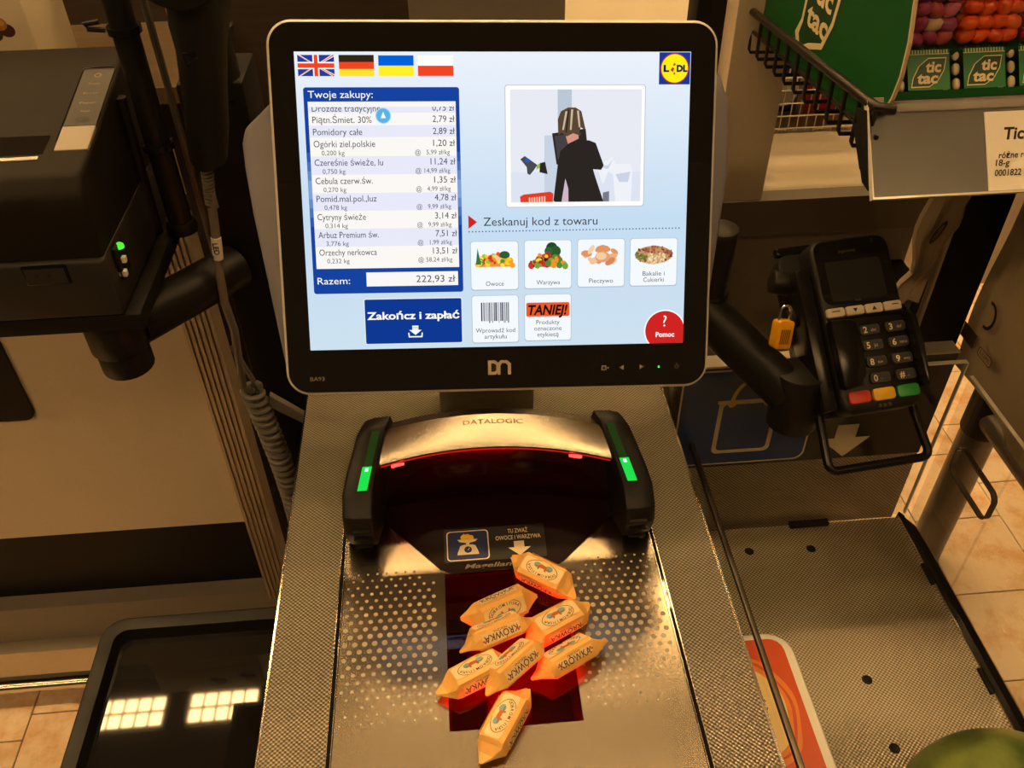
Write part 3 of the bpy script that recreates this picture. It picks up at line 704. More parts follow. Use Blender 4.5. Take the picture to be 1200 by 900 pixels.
for ci, (cx, cy, ang, roll, dz, lab) in enumerate(candies):
    rr = random.Random(40 + ci)
    L2, T = 0.0215, 0.0135; wd, hh = 0.0122, 0.0165
    q = MB(); rings = []
    def ring(x, w, h, z0, lean=0.0):
        P = [(-w, 0.16), (-w * 0.98, 0.55), (-w * 0.86, 0.92), (-w * 0.6, 1.0), (w * 0.6, 1.0), (w * 0.86, 0.92), (w * 0.98, 0.55), (w, 0.16), (w * 0.8, 0.0), (-w * 0.8, 0.0)]
        return [(x + rr.uniform(-.0006, .0006), y + lean + rr.uniform(-.0004, .0004), z0 + z * h + rr.uniform(-.0003, .0003)) for y, z in P]
    le = rr.choice((-1, 1)) * rr.uniform(.003, .007); re = -le * rr.uniform(.5, 1.0)
    rings.append(ring(-L2 - T, 0.0016, 0.0012, 0.0035, le)); rings.append(ring(-L2 - T * 0.5, 0.0070, 0.0042, 0.0030, le * 0.5)); rings.append(ring(-L2 - T * 0.06, wd * 0.98, hh * 0.70, 0.0012))
    rings.append(ring(-L2 + 0.002, wd, hh, 0.0)); rings.append(ring(0, wd * 1.02, hh * 1.02, 0.0)); rings.append(ring(L2 - 0.002, wd, hh, 0.0))
    rings.append(ring(L2 + T * 0.06, wd * 0.98, hh * 0.70, 0.0012)); rings.append(ring(L2 + T * 0.5, 0.0070, 0.0042, 0.0030, re * 0.5)); rings.append(ring(L2 + T, 0.0016, 0.0012, 0.0035, re))
    q.loft(rings)
    rm = Matrix.Rotation(R(roll), 4, 'X')
    off = Vector((0, 0, hh / 2))
    pts = [rm @ (Vector(p) - off) for p in q.v]
    zmin = min(p.z for p in pts)
    root = thing('wrapped_candy', lab, 'candy', (cx, cy, 0.0012 + dz), (0, 0, R(ang)), 'milk fudge candies on the scale', world=False)
    q.v = [(p.x, p.y, p.z - zmin) for p in pts]
    wrap = q.build('wrapper', M_wrap, root, smooth=False)
    def place(p):
        p = rm @ (Vector(p) - off); return (p.x, p.y, p.z - zmin)
    # oval print on the top face
    F = Flat(); F.rr(-19, -7.0, 19, 7.0, 3, M_cream)
    F.ring(0, 0.6, 15, 8.2, 0.5, BR, 0, 360, 36)
    F.mb.v = [(x, max(-7.0, min(7.0, y)), l) for x, y, l in F.mb.v]
    F.disc(-5.5, -2.6, 3.6, SKY, 2.8); F.disc(5.6, -2.4, 3.4, SKY, 2.6); F.rect(-7.5, -1.6, 7.5, -0.6, GRS)
    F.poly([(-4, 1.4), (-3.2, -3.6), (2.2, -4.2), (4.6, -2.6), (4.6, 1.4), (3.2, 1.4), (2.4, -1.0), (-1.4, -1.0), (-2.4, 1.4)], COW)
    F.arc_text('DOBROMIŃSKA', 0, -0.6, 11.6, 5.2, 168, 12, 3.6, BR)
    if True: F.mb.v = F.mb.v
    F.build('oval_print', wrap, lambda x, y, h: place((x / 1000, y / 1000, hh * 1.025 + 0.0002 + h)), 0.00005)
    # name on both long sides
    for sg in (1, -1):
        F = Flat()
        F.rect(-17, -4.6, 17, 4.8, M_cream) if sg > 0 else F.rect(-17, -1.0, 17, 4.8, M_cream)
        F.text('KRÓWKA', 0, -2.2, 8.2, BR, width=30, align='c', bold=0.006)
        F.text('MLECZNA', 0, -4.4 if sg > 0 else 4.0, 2.4, BR, width=12, align='c')
        for xx in (-15, 15): F.disc(xx, 2.4, 0.9, COW, n=7); F.disc(xx - 1.2, 1.2, 0.9, COW, n=7); F.disc(xx + 1.2, 1.2, 0.9, COW, n=7)
        def sidefn(x, y, h, sg=sg):
            zc = hh * 0.52
            yy = wd * 1.04 + 0.0003 + h - 0.0000
            z = zc - sg * y / 1000
            t = max(0, (z / hh - 0.55) / 0.45); yy -= t * 0.0014
            return place((x / 1000, sg * yy, z))
        F.build('name_print', wrap, sidefn, 0.00005)

# ------------------------------------------------------------------ bagging bay on the right
bay = thing('bagging_tray', 'embossed steel bagging tray with black rim to the right of the counter', 'tray', (0.385, 0.45, FZ))
TZ = -0.21; TX0, TX1, TY0, TY1 = 0.226, 0.536, 0.12, 0.690
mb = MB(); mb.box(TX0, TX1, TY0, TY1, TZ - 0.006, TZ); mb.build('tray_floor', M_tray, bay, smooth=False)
for hx, hy in ((0.335, 0.654), (0.411, 0.651), (0.411, 0.474), (0.409, 0.398)):
    MB().lathe([(0.0, 0.0002), (0.0042, 0.0002), (0.0050, 0.0008), (0.0056, 0.0)], (hx, hy, TZ), 16).build('drain_hole', M_blacksoft, bay)
rim = [(TX1 + 0.0006, -0.012), (TX1 + 0.0016, 0.002), (TX1 + 0.006, 0.006), (TX1 + 0.016, 0.003), (TX1 + 0.018, -0.030), (TX1 + 0.0006, -0.030)]
mb = MB(); rings = []
for y, k in ((0.12, 0), (0.58, 0), (0.64, 0.0), (0.672, 0.004), (0.688, 0.012), (0.694, 0.0165)):
    rings.append([(min(p[0], TX1 + 0.0186 - k) if k else p[0], y, TZ + p[1]) for p in rim])
mb.loft(rings).build('black_rim', M_smoothblk, bay)
mb = MB(); mb.box(TX1 - 0.0008, TX1 + 0.0006, TY0, TY1, TZ - 0.004, TZ + 0.0035); mb.build('rim_strip', M_chrome, bay, smooth=False)
for y0, y1 in ((0.585, 0.615), (0.445, 0.475)):
    MB().box(TX1 - 0.004, TX1 + 0.0015, y0, y1, TZ, TZ + 0.0045).build('rim_clip', M_blacksoft, bay, bevel=0.001)
MB().box(0.395, 0.445, 0.683, 0.692, TZ, TZ + 0.006).build('back_clip', M_blacksoft, bay, bevel=0.0015)
MB().box(0.24, 0.53, 0.16, 0.66, FZ, TZ - 0.006).build('pedestal', M_kick, bay)
# back board
board = thing('bay_back_board', 'bay back board with blue shopping bag sign and white arrow', 'sign board', (0.39, 0.705, TZ))
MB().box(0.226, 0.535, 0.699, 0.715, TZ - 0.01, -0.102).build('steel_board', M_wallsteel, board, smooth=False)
MB().box(0.226, 0.535, 0.698, 0.715, -0.102, 0.050).build('sign_panel', pbr('sign_black', (0.022, 0.018, 0.016), 0.35), board, smooth=False)
MB().box(0.226, 0.535, 0.697, 0.716, 0.0500, 0.0525).build('top_trim', M_alu, board, smooth=False)
for x in (0.300, 0.372):
    MB().lathe([(0.0, 0.0), (0.005, 0.0), (0.005, 0.0015), (0.0, 0.0015)], (0, 0, 0), 14).build('rivet', M_alu, board).matrix_local = Matrix.Translation((x - 0.39, 0.6985 - 0.705, -0.155 - TZ)) @ Matrix.Rotation(R(90), 4, 'X')
F = Flat()   # millimetres from (0.226, z=-0.102)
wf = lambda x, y, h: (0.226 + x / 1000, 0.6978 - h, -0.102 + y / 1000)
SW = ink(222, 206, 178); SBl = ink(24, 58, 124); SY = ink(226, 190, 60)
F.rr(9, 4, 166, 148, 12, SW); F.rr(11, 6, 164, 146, 11, SBl)
F.rr(54, 22, 122, 104, 7, SW); F.rr(59, 27, 117, 98, 5, SBl); F.rect(52, 99, 124, 104, SW)
for x in (68, 108): F.disc(x, 98, 4.6, SY)
F.ring(88, 98, 22.5, 36, 4.4, SY, 0, 180, 24)
F.poly([(198, 55), (223, 55), (223, 34), (241, 34), (215, 3), (182, 34), (198, 34)], SW)
F.build('bag_sign', board, wf)
# acrylic panes of the bay
pn = thing('acrylic_screen', 'clear acrylic screen standing in front of the bag sign', 'acrylic pane', (0.39, 0.690, TZ))
MB().box(0.226, 0.5445, 0.6915, 0.6955, TZ + 0.004, 0.040).build('pane', M_glassclear, pn, smooth=False)
MB().box(0.5446, 0.5458, 0.6910, 0.6960, TZ + 0.004, 0.040).build('pane_edge', M_glassedge, pn, smooth=False)
MB().box(0.50, 0.5445, 0.6910, 0.6960, 0.0401, 0.0413).build('pane_edge', M_glassedge, pn, smooth=False)
ps = thing('acrylic_side_screen', 'clear acrylic side screen with a rounded handle opening', 'acrylic pane', (0.565, 0.55, -0.03))
SX = 0.562
def slab(mb, y0, y1, z0, z1): mb.box(SX - 0.002, SX + 0.002, y0, y1, z0, z1)
HY0, HY1, HZ0, HZ1 = 0.588, 0.672, -0.106, -0.064
mb = MB(); slab(mb, 0.10, HY0, -0.235, 0.012); slab(mb, HY1, 0.70, -0.235, 0.012); slab(mb, HY0, HY1, -0.235, HZ0); slab(mb, HY0, HY1, HZ1, 0.012)
mb.build('pane', M_glassclear, ps, smooth=False)
mb = MB(); a = rrect(HY0, HY1, HZ0, HZ1, 0.012, 6); b = rrect(HY0 + .0022, HY1 - .0022, HZ0 + .0022, HZ1 - .0022, 0.010, 6)
mb.loft([[(SX - .003, p[0], p[1]) for p in a], [(SX + .003, p[0], p[1]) for p in a], [(SX + .003, p[0], p[1]) for p in b], [(SX - .003, p[0], p[1]) for p in b], [(SX - .003, p[0], p[1]) for p in a]], caps=False)
mb.build('handle_edge', pbr('smoked_acrylic_edge', (0.10, 0.07, 0.05), 0.15, spec=0.9), ps)
mb = MB(); mb.box(SX - 0.0022, SX + 0.0022, 0.10, 0.70, 0.0121, 0.0135); mb.build('pane_edge', M_glassedge, ps, smooth=False)
# dark rail between counter and tray
o = MB().box(0.2535, 0.2590, 0.10, 0.6975, -0.066, -0.060).build('divider_rail', pbr('bronze_steel', (0.10, 0.085, 0.07), 0.35, 0.8), None, bevel=0.001)
tag(o, 'thin dark divider rail running between the counter edge and the tray', 'rail')
# ice cream tub
tub = thing('ice_cream_tub', 'white plastic food tub with an orange printed lid under the divider rail', 'food tub', (0.263, 0.385, TZ))
yA, yB, xA, xB = 0.275, 0.497, 0.2265, 0.3175
mb = MB()
mb.loft([[(p[0], p[1], z) for p in rrect(xA + i, xB - i, yA + i, yB - i, 0.022, 6)] for z, i in ((TZ + 0.001, 0.012), (TZ + 0.004, 0.010), (-0.150, 0.003))])
mb.build('tub_body', M_white, tub)
mb = MB(); mb.loft([[(p[0], p[1], z) for p in rrect(xA + i, xB - i, yA + i, yB - i, 0.024, 6)] for z, i in ((-0.154, 0.0), (-0.143, 0.0), (-0.140, 0.002), (-0.1395, 0.006), (-0.1405, 0.010))])
mb.build('lid', M_white, tub)
F = Flat(); ORG = ink(206, 78, 26, 0.35); OR2 = ink(226, 130, 44, 0.35); CR = ink(232, 204, 140, 0.35); GR_ = ink(36, 92, 44, 0.35)
F.rr(234, 283, 307, 489, 14, ORG)
def wavy(cx, cy, rx, ry, w, ph): return [(cx + (rx + w * math.sin(5 * a + ph)) * math.cos(a), cy + (ry + 1.6 * w * math.cos(3 * a + ph)) * math.sin(a)) for a in [2 * math.pi * k / 40 for k in range(40)]]
F.poly(wavy(268, 412, 32, 56, 1.5, 0.4), OR2); F.poly(wavy(267, 412, 29, 51, 1.5, 1.0), ORG); F.poly(wavy(266, 412, 27, 49, 1.2, 0.6), OR2); F.poly(wavy(265, 412, 24, 44, 1.2, 0.2), CR)
F.poly(wavy(251, 345, 15, 30, 2, 0.8), GR_); F.disc(258, 364, 14, ink(52, 120, 50, 0.3), 10, a=60); F.disc(262, 352, 11, ink(26, 74, 34, 0.3), 8, a=60); F.disc(250, 378, 8, ink(60, 128, 56, 0.3), 6)
F.disc(245, 482, 8, ink(30, 34, 36), 5)
F.ring(264, 418, 8, 9, 1.0, BR, 20, 340, 20); F.text('rano', 263, 408, 15, BR, width=34, rot=-90, shear=0.3); F.text('2L', 296, 300, 9, ink(236, 220, 200), rot=-90)
F.build('lid_print', tub, lambda x, y, h: (x / 1000, y / 1000, -0.1396 + h), 0.00008)
# watermelon
m, N, L = new_mat('melon_rind'); b = N['Principled BSDF']; b.inputs['Roughness'].default_value = 0.35
tc = N.new('ShaderNodeTexCoord'); wv = N.new('ShaderNodeTexNoise'); wv.inputs['Scale'].default_value = 26; wv.inputs['Detail'].default_value = 5
mp = N.new('ShaderNodeMapping'); mp.inputs['Scale'].default_value = (1, 0.35, 1); L.new(tc.outputs['Object'], mp.inputs[0]); L.new(mp.outputs[0], wv.inputs['Vector'])
cr = N.new('ShaderNodeValToRGB'); cr.color_ramp.elements[0].position = 0.38; cr.color_ramp.elements[1].position = 0.62
cr.color_ramp.elements[0].color = (0.045, 0.075, 0.018, 1); cr.color_ramp.elements[1].color = (0.16, 0.20, 0.05, 1); L.new(wv.outputs['Fac'], cr.inputs[0]); L.new(cr.outputs[0], b.inputs['Base Color'])
mel = thing('watermelon', 'round green watermelon resting on the bagging tray', 'watermelon', (0.430, 0.262, TZ))
q = MB(); r_ = 0.088
q.lathe([(r_ * 1.12 * math.sin(a) if 0 < i < 24 else 0.001, r_ - r_ * math.cos(a)) for i, a in enumerate([math.pi * i / 24 for i in range(25)])], (0.430, 0.262, TZ), 40)
q.build('rind', m, mel)
MB().lathe([(0.0, 0.0), (0.006, 0.0), (0.005, 0.0015), (0.0, 0.002)], (0.430, 0.280, TZ + 2 * r_ - 0.002), 12).build('stem_scar', pbr('melon_scar', (0.12, 0.10, 0.04), 0.8), mel)

# ------------------------------------------------------------------ back counters
nc = thing('neighbouring_counter', 'low counter with a beige front panel and black kick recess behind the tray', 'counter', (-0.75, 0.98, FZ))
MB().box(-1.3, -0.356, 0.95, 0.99, -0.425, 0.20).build('front_panel', M_panel, nc, smooth=False)
MB().box(-1.3, -0.32, 0.985, 1.02, -0.80, -0.425).build('kick_recess', M_kick, nc, smooth=False)
MB().box(-1.3, -0.18, 0.955, 1.02, -0.705, -0.615).build('bottom_rail', M_panel_dk, nc, smooth=False)
MB().box(-1.3, -0.18, 0.93, 1.02, -0.775, -0.705).build('plinth_strip', M_alu, nc, smooth=False)
MB().tube([(-1.3, 0.925, -0.80), (-0.18, 0.925, -0.80)], 0.011, 10).build('kick_bar', M_chrome, nc)
MB().box(-1.3, -0.18, 0.945, 1.02, FZ, -0.81).build('plinth_foot', M_panel_dk, nc, smooth=False)
prof = thing('aluminium_profile', 'ribbed aluminium corner profile beside the beige panel', 'metal profile', (-0.34, 0.955, -0.62))
MB().box(-0.358, -0.318, 0.945, 0.985, -0.62, 0.20).build('profile_core', M_alu, prof, smooth=False)
for k in range(6):
    x = -0.3565 + k * 0.0072
    MB().box(x, x + 0.0044, 0.9415, 0.945, -0.62, 0.20).build('rib', M_alu, prof, smooth=False)
o = MB().prism(rrect(-0.90, -0.592, -0.178, 0.10, 0.015, 5), 'y', 0.9455, 0.9497).build('black_plate', M_kick, None, smooth=False)
tag(o, 'black rounded plate fixed on the beige panel below the printer', 'plate')
# right hand counter behind the bay
rs = thing('rear_shelf_unit', 'taupe shelf unit with cream deck and beige column behind the card terminal', 'shelf unit', (0.3, 1.0, FZ))
MB().box(-0.10, 0.60, 0.955, 0.99, -0.85, 0.055).build('front_panel', M_panel_dk, rs, smooth=False)
MB().box(0.05, 0.62, 0.945, 0.97, 0.055, 0.105).build('fascia', pbr('shelf_fascia', (0.15, 0.13, 0.11), 0.5), rs, smooth=False)
MB().box(0.05, 0.85, 0.97, 1.34, 0.085, 0.105).build('deck', M_shelfmetal, rs, smooth=False)
MB().box(0.318, 0.384, 0.95, 1.00, 0.105, 0.46).build('column', M_panel, rs, smooth=False)
MB().box(0.05, 0.85, 1.30, 1.34, 0.105, 0.20).build('back_board', M_shelfmetal, rs, smooth=False)
us = thing('upper_shelf', 'bright cream shelf edge seen just above the monitor', 'shelf', (0.375, 1.34, 0.225))
MB().box(0.150, 0.60, 1.14, 1.55, 0.235, 0.25).build('deck', M_shelfmetal, us, smooth=False)
MB().box(0.150, 0.60, 1.135, 1.15, 0.225, 0.262).build('lip', M_shelfmetal, us, smooth=False)
tag(MB().box(-0.036, 0.150, 1.08, 1.12, -0.1, 0.46).build('partition_board', M_panel_dk, smooth=False), 'taupe partition board rising behind the top edge of the monitor', 'partition')
struct(MB().box(-1.3, -0.036, 1.30, 1.34, FZ, 0.80).build('wall_back', M_darkwood, smooth=False), 'dark shelving back wall')
tag(MB().box(-0.62, -0.30, 1.06, 1.30, 0.215, 0.235).build('wooden_shelf', pbr('brown_shelf_board', (0.12, 0.08, 0.045), 0.6, noise=0.4, nscale=20, stretch=(1, 6, 6)), smooth=False), 'brown wooden shelf board behind the receipt printer', 'shelf')
# wire mesh divider with packets behind
mesh = thing('wire_mesh', 'white wire mesh divider on the cream shelf behind the wire basket', 'wire mesh', (0.60, 1.13, 0.105))
mb = MB()
for k in range(34):
    x = 0.40 + k * 0.0125; mb.tube([(x, 1.13, 0.105), (x, 1.13, 0.24)], 0.0010, 5)
for k in range(8):
    z = 0.112 + k * 0.018; mb.tube([(0.40, 1.129, z), (0.815, 1.129, z)], 0.0011, 5)
mb.build('wires', pbr('white_wire', (0.66, 0.62, 0.54), 0.35), mesh)
def packet(x, y, w, h, col, col2, lab):
    t = thing('snack_packet', lab, 'packet', (x, y, 0.105), group='packets behind the wire mesh')
    q = MB(); rings = []
    for k in range(9):
        s = k / 8; d = 0.028 * math.sin(math.pi * s) ** 0.6 + 0.002
        rings.append([(x + w * (i / 6 - 0.5), y + (-1 if True else 1) * d * math.sin(math.pi * i / 6) ** 0.5, 0.105 + s * h) for i in range(7)] + [(x + w * (0.5 - i / 6), y + d * math.sin(math.pi * i / 6) ** 0.5, 0.105 + s * h) for i in range(1, 6)])
    q.loft(rings); q.build('foil_bag', pbr('foil_packet', col, 0.25, noise=0.3, nscale=40), t)
    F = Flat(); F.disc(0, 0, w * 300, pbr('packet_print', col2, 0.4), h * 260); F.build('packet_print', t, lambda a, b, hh_: (x + a / 1000, y - 0.0315 - hh_, 0.105 + h * 0.5 + b / 1000))
packet(0.56, 1.19, 0.085, 0.10, (0.70, 0.06, 0.03), (0.75, 0.30, 0.10), 'red foil snack packet behind the wire mesh')
packet(0.475, 1.20, 0.07, 0.09, (0.05, 0.10, 0.45), (0.5, 0.5, 0.5), 'blue foil snack packet behind the wire mesh')
packet(0.65, 1.19, 0.08, 0.09, (0.10, 0.12, 0.45), (0.75, 0.15, 0.08), 'blue and red foil packet under the wire basket')

# ------------------------------------------------------------------ sweets basket
pole = MB().box(0.285, 0.325, 0.99, 1.03, 0.10, 0.60).build('black_post', M_blacksoft, None, bevel=0.003)
tag(pole, 'black square post holding the wire basket', 'post')
bk = thing('wire_basket', 'black wire shelf basket with a grey price rail holding green sweets display', 'wire basket', (0.48, 0.83, 0.31))
M_wire = pbr('dark_wire', (0.035, 0.028, 0.024), 0.35, 0.6)
BX = 0.335
mb = MB(); mb.tube([(BX + 0.016, 0.6362, 0.3583), (BX + 0.012, 0.6365, 0.3585), (BX + 0.003, 0.640, 0.359), (BX, 0.652, 0.359), (BX, 0.83, 0.343), (BX, 1.03, 0.325)], 0.0042, 10); mb.build('top_rail', M_wire, bk)
mb = MB(); mb.tube([(BX + 0.004, 0.630, 0.338), (BX + 0.004, 1.03, 0.304)], 0.0020, 8); mb.build('lower_rail', M_wire, bk)
ys = [0.640 + 0.0285 * k for k in range(13)]
for y in ys:
    zt = 0.359 - (y - 0.652) * 0.09
    zb = 0.318 - (y - 0.63) * 0.09
    MB().tube([(BX + 0.002, y, zt), (BX + 0.002, y - 0.003, zb + 0.004), (BX + 0.004, y - 0.003, zb), (BX + 0.034, y - 0.003, zb - 0.001), (0.60, y - 0.003, zb - 0.001)], 0.0019, 7).build('wire', M_wire, bk)
# price rail (leaning face)
rA, rB = Vector((0, 0.600, 0.301)), Vector((0, 0.6435, 0.352))
RX0, RX1 = 0.3335, 0.66
dR = (rB - rA); RL = dR.length; dR.normalize(); nR = Vector((0, -dR.z, dR.y))
def quadslab(x0, x1, a0, a1, h0, h1, mb):
    P = []
    for h in (h0, h1):
        for a in (a0, a1):
            for x in (x0, x1):
                p = rA + dR * a + nR * h; P.append((x, p.y, p.z))
    return mb.add(P, [(0, 1, 3, 2), (4, 6, 7, 5), (0, 4, 5, 1), (2, 3, 7, 6), (0, 2, 6, 4), (1, 5, 7, 3)])
quadslab(RX0, RX1, 0.0, RL, -0.002, 0.0, MB()).build('price_rail', pbr('grey_price_rail', (0.12, 0.115, 0.115), 0.32, noise=0.25, nscale=14), bk, smooth=False)
quadslab(RX0 + 0.003, RX1, RL, RL + 0.0125, -0.004, 0.0012, MB()).build('rail_lip', pbr('rail_lip_grey', (0.26, 0.23, 0.20), 0.4), bk, bevel=0.0006)
quadslab(RX0 - 0.001, RX1, -0.0015, 0.0002, -0.003, 0.0035, MB()).build('rail_edge', M_glassedge, bk, smooth=False)
quadslab(RX0 - 0.001, RX0, 0, RL + 0.01, -0.003, 0.003, MB()).build('rail_end', M_glassedge, bk, smooth=False)
mb = MB(); mb.add([(RX0, p.y, p.z) for p in (rA, rB)] + [(RX0 - 0.004, 0.655, 0.338), (RX0 - 0.002, 0.630, 0.312)], [(0, 1, 2, 3)])
mb.prism([(0.6435, 0.355), (0.662, 0.350), (0.640, 0.322), (0.620, 0.305), (0.607, 0.304)], 'x', RX0 - 0.002, RX0 + 0.002).build('rail_cheek', M_blacksoft, bk, smooth=False)
# price label slid into the rail
lb = thing('price_label', 'white printed price label in the grey shelf rail', 'price label', (0.50, 0.61, 0.31))
quadslab(0.4285, 0.56, 0.001, RL * 0.955, 0.0003, 0.0010, MB()).build('card', pbr('white_card', (0.84, 0.78, 0.70), 0.5), lb, smooth=False)
F = Flat(); KK = ink(34, 26, 24)
F.text('Tic Tac', 15.5, 41.5, 13.5, KK, bold=0.03, shear=0.2); F.text('różne rodzaje', 9.5, 26.5, 7.2, KK, bold=0.016, shear=0.2, width=38); F.text('18-g', 6.5, 20.5, 7.2, KK, bold=0.016, shear=0.2); F.text('0001822', 5.5, 12.5, 7.2, KK, bold=0.016, shear=0.2, width=22)
def lbfn(x, y, h):
    p = rA + dR * (y / 1000) + nR * (0.0012 + h); return (0.4285 + x / 1000, p.y, p.z)
F.build('card_print', lb, lbfn)
# green cardboard display
M_green = pbr('green_card', (0.006, 0.085, 0.018), 0.50, spec=0.25, noise=0.12, nscale=14)
M_greendk = pbr('deep_green_card', (0.005, 0.06, 0.016), 0.4)
disp = thing('sweets_display_box', 'green cardboard mint display box with a large logo on its side', 'display box', (0.48, 0.80, 0.318))
DX = 0.347
side = [(0.664, 0.3245), (0.650, 0.345), (0.638, 0.366), (0.634, 0.385), (0.636, 0.410), (0.644, 0.437), (0.665, 0.50), (0.98, 0.48), (0.98, 0.303)]
MB().prism(side, 'x', DX, DX + 0.002).build('side_panel', M_green, disp, smooth=False)
mb = MB(); Q = side[:7]
mb.loft([[(DX - 0.0004, y - 0.0008, z), (DX + 0.0024, y - 0.0008, z), (DX + 0.0024, y + 0.0012, z), (DX - 0.0004, y + 0.0012, z)] for y, z in Q]); mb.build('cut_edge', pbr('card_edge', (0.60, 0.48, 0.30), 0.7), disp, smooth=False)
MB().prism([(0.655, 0.352), (0.6475, 0.361), (0.6495, 0.3665), (0.660, 0.3605)], 'x', DX + 0.004, 0.66).build('front_lip', M_green, disp, smooth=False)
MB().box(DX + 0.002, 0.66, 0.665, 0.98, 0.3215, 0.3245).build('base', M_greendk, disp, smooth=False)
MB().box(DX + 0.002, 0.66, 0.760, 0.763, 0.3245, 0.50).build('back_panel', M_greendk, disp, smooth=False)
def leaf(F, cx, cy, w, h, m, sk=0.25):
    P = []
    for k in range(13): t = k / 12; P.append((cx - w / 2 + w * t + 0, cy - h / 2 + h * (math.sin(t * math.pi / 2)) ** 0.8))
    for k in range(1, 12): t = k / 12; P.append((cx + w / 2 - w * t, cy + h / 2 - h * (math.sin(t * math.pi / 2)) ** 0.8))
    return F.poly(P, m)
TW = ink(222, 205, 165); TG = ink(6, 60, 26)
# side logo: u runs towards the front (-y), v up
F = Flat(); F.poly([(-32, 100), (-36, 20), (-46, 2), (-33, -14), (-5, -2), (24, 10), (38, 40), (46, 100)], TW); F.poly([(-27, 100), (-31, 18), (-36, 4), (-28, -8), (-8, 4), (20, 15), (33, 42), (41, 100)], TG)
F.text('tac', 2, 20, 34, TW, width=52, align='c', bold=0.03); F.text('tic', 8, 48, 34, TW, width=40, align='c', bold=0.03)
F.build('side_logo', disp, lambda x, y, h: (DX - 0.0006 - h, 0.808 - x / 1000 * 1.0, 0.343 + y / 1000 * 0.85))
# mint boxes: lower row lying behind the lip, labels leaning back
M_clear = pane('clear_box_plastic', (0.95, 0.95, 0.94), 1.35)
def pill(mb, c, ax, l, r):
    ax = Vector(ax).normalized(); rings = []; P = []
    up = Vector((0, 0, 1)) if abs(ax.z) < 0.8 else Vector((1, 0, 0)); a = ax.cross(up).normalized(); b = a.cross(ax)
    for k in range(9):
        t = -1 + k / 4; q = Vector(c) + ax * (l * t); rr = r * math.sqrt(max(0.02, 1 - abs(t) ** 2.6))
        rings.append([q + a * rr * math.cos(2 * math.pi * i / 10) + b * rr * math.sin(2 * math.pi * i / 10) for i in range(10)])
    mb.loft(rings)
lean = R(38)
fU = Vector((0, math.sin(lean), math.cos(lean))); fN = Vector((0, -math.cos(lean), math.sin(lean)))
M_mint = pbr('mint_white', (0.78, 0.68, 0.50), 0.4)
def mintbox(i, lab):
    x0 = 0.3660 + i * 0.0465; base = Vector((0, 0.6625, 0.3605))
    t = thing('mint_box', lab, 'mint box', (x0 + 0.02, 0.665, 0.345), group='mint boxes in the lower row')
    def fn(x, y, h): p = base + fU * (y / 1000) + fN * h; return (x0 + x / 1000, p.y, p.z)
    P = MB(); vs = [fn(x, y, h) for h in (-0.014, 0.0) for y in (0, 37) for x in (0, 45)]
    P.add(vs, [(0, 2, 3, 1), (4, 5, 7, 6), (0, 1, 5, 4), (2, 6, 7, 3), (0, 4, 6, 2), (1, 3, 7, 5)]); P.build('clear_shell', M_clear, t, smooth=False)
    pl = MB()
    for y in (6, 18, 30):
        pill(pl, fn(3.6, y, -0.006), fU, 0.0050, 0.0030); pill(pl, fn(41.5, y, -0.006), fU, 0.0050, 0.0030)
    for x in (13, 23, 33): pill(pl, fn(x, 33.5, -0.008), (1, 0, 0), 0.0048, 0.0030)
    o = pl.build('mints', M_mint, t); o['kind'] = 'stuff'
    F = Flat(); G1 = ink(20, 110, 52, 0.35); F.rect(6.5, 0.5, 37.5, 28, G1)
    for k in range(14): F.rect(8 + 2.1 * k, 25.2, 8.9 + 2.1 * k, 28, ink(190, 200, 160)); F.layer -= 1
    F.rect(6.5, 24.8, 37.5, 25.3, TW)
    def lf(a): return [(8.6 + a, 2.4 + a), (10 + a, 9), (14.5 + a, 17), (22, 22.6 - a), (35.4 - a, 22.6 - a), (33.6 - a, 14), (29 - a, 7), (22, 2.4 + a)]
    F.poly(lf(0), TW); F.poly(lf(0.75), ink(4, 54, 24, 0.35)); F.text('tic', 25.6, 12.8, 10.5, TW, width=11.5, align='c', bold=0.035, shear=0.15); F.text('tac', 21, 5.2, 10.5, TW, width=15.5, align='c', bold=0.035, shear=0.15)
    F.build('label_print', t, lambda x, y, h: fn(x * 1.13 - 0.8, y * 1.16, 0.0003 + h))
mintbox(0, 'leftmost mint box in the lower row with green label'); mintbox(1, 'second mint box in the lower row under the orange sweets'); mintbox(2, 'mint box at the right frame edge in the lower row')
def fruitbox(i, cols, lab, w=0.051, n=60):
    x0 = 0.3620 + i * 0.0545; y0, y1, z0, z1 = 0.686, 0.708, 0.3850, 0.472
    t = thing('fruit_sweets_box', lab, 'sweets box', (x0 + w / 2, 0.698, z0), group='fruit sweets boxes in the upper row')
    P = MB(); P.box(x0, x0 + w, y0, y1, z0, z1); P.build('clear_shell', M_clear, t, bevel=0.002)
    rr = random.Random(11 + i); by = {}
    for r_i in range(7):
        for c_i in range(4):
            for d_i in range(2):
                c = (x0 + 0.0075 + c_i * 0.0119 + rr.uniform(-.001, .001), y0 + 0.0066 + d_i * 0.009, z0 + 0.0075 + r_i * 0.0112 + rr.uniform(-.0012, .0012))
                a = rr.uniform(-1.2, 1.2)
                pill(by.setdefault(rr.randrange(len(cols)), MB()), c, (math.cos(a), rr.uniform(-.5, .5), math.sin(a)), 0.0078, 0.0060)
    for k, q in by.items():
        o = q.build('sweets', pbr('fruit_sweet', cols[k], 0.35), t); o['kind'] = 'stuff'
fruitbox(0, [(0.42, 0.05, 0.14), (0.60, 0.12, 0.26), (0.78, 0.56, 0.40), (0.36, 0.05, 0.20), (0.50, 0.08, 0.10)], 'clear box of pink and purple sweets in the upper row')
fruitbox(1, [(0.85, 0.09, 0.01), (0.90, 0.12, 0.015)], 'clear box of bright orange sweets in the upper row')
fruitbox(2, [(0.65, 0.02, 0.02)], 'clear box of red sweets in the upper row')
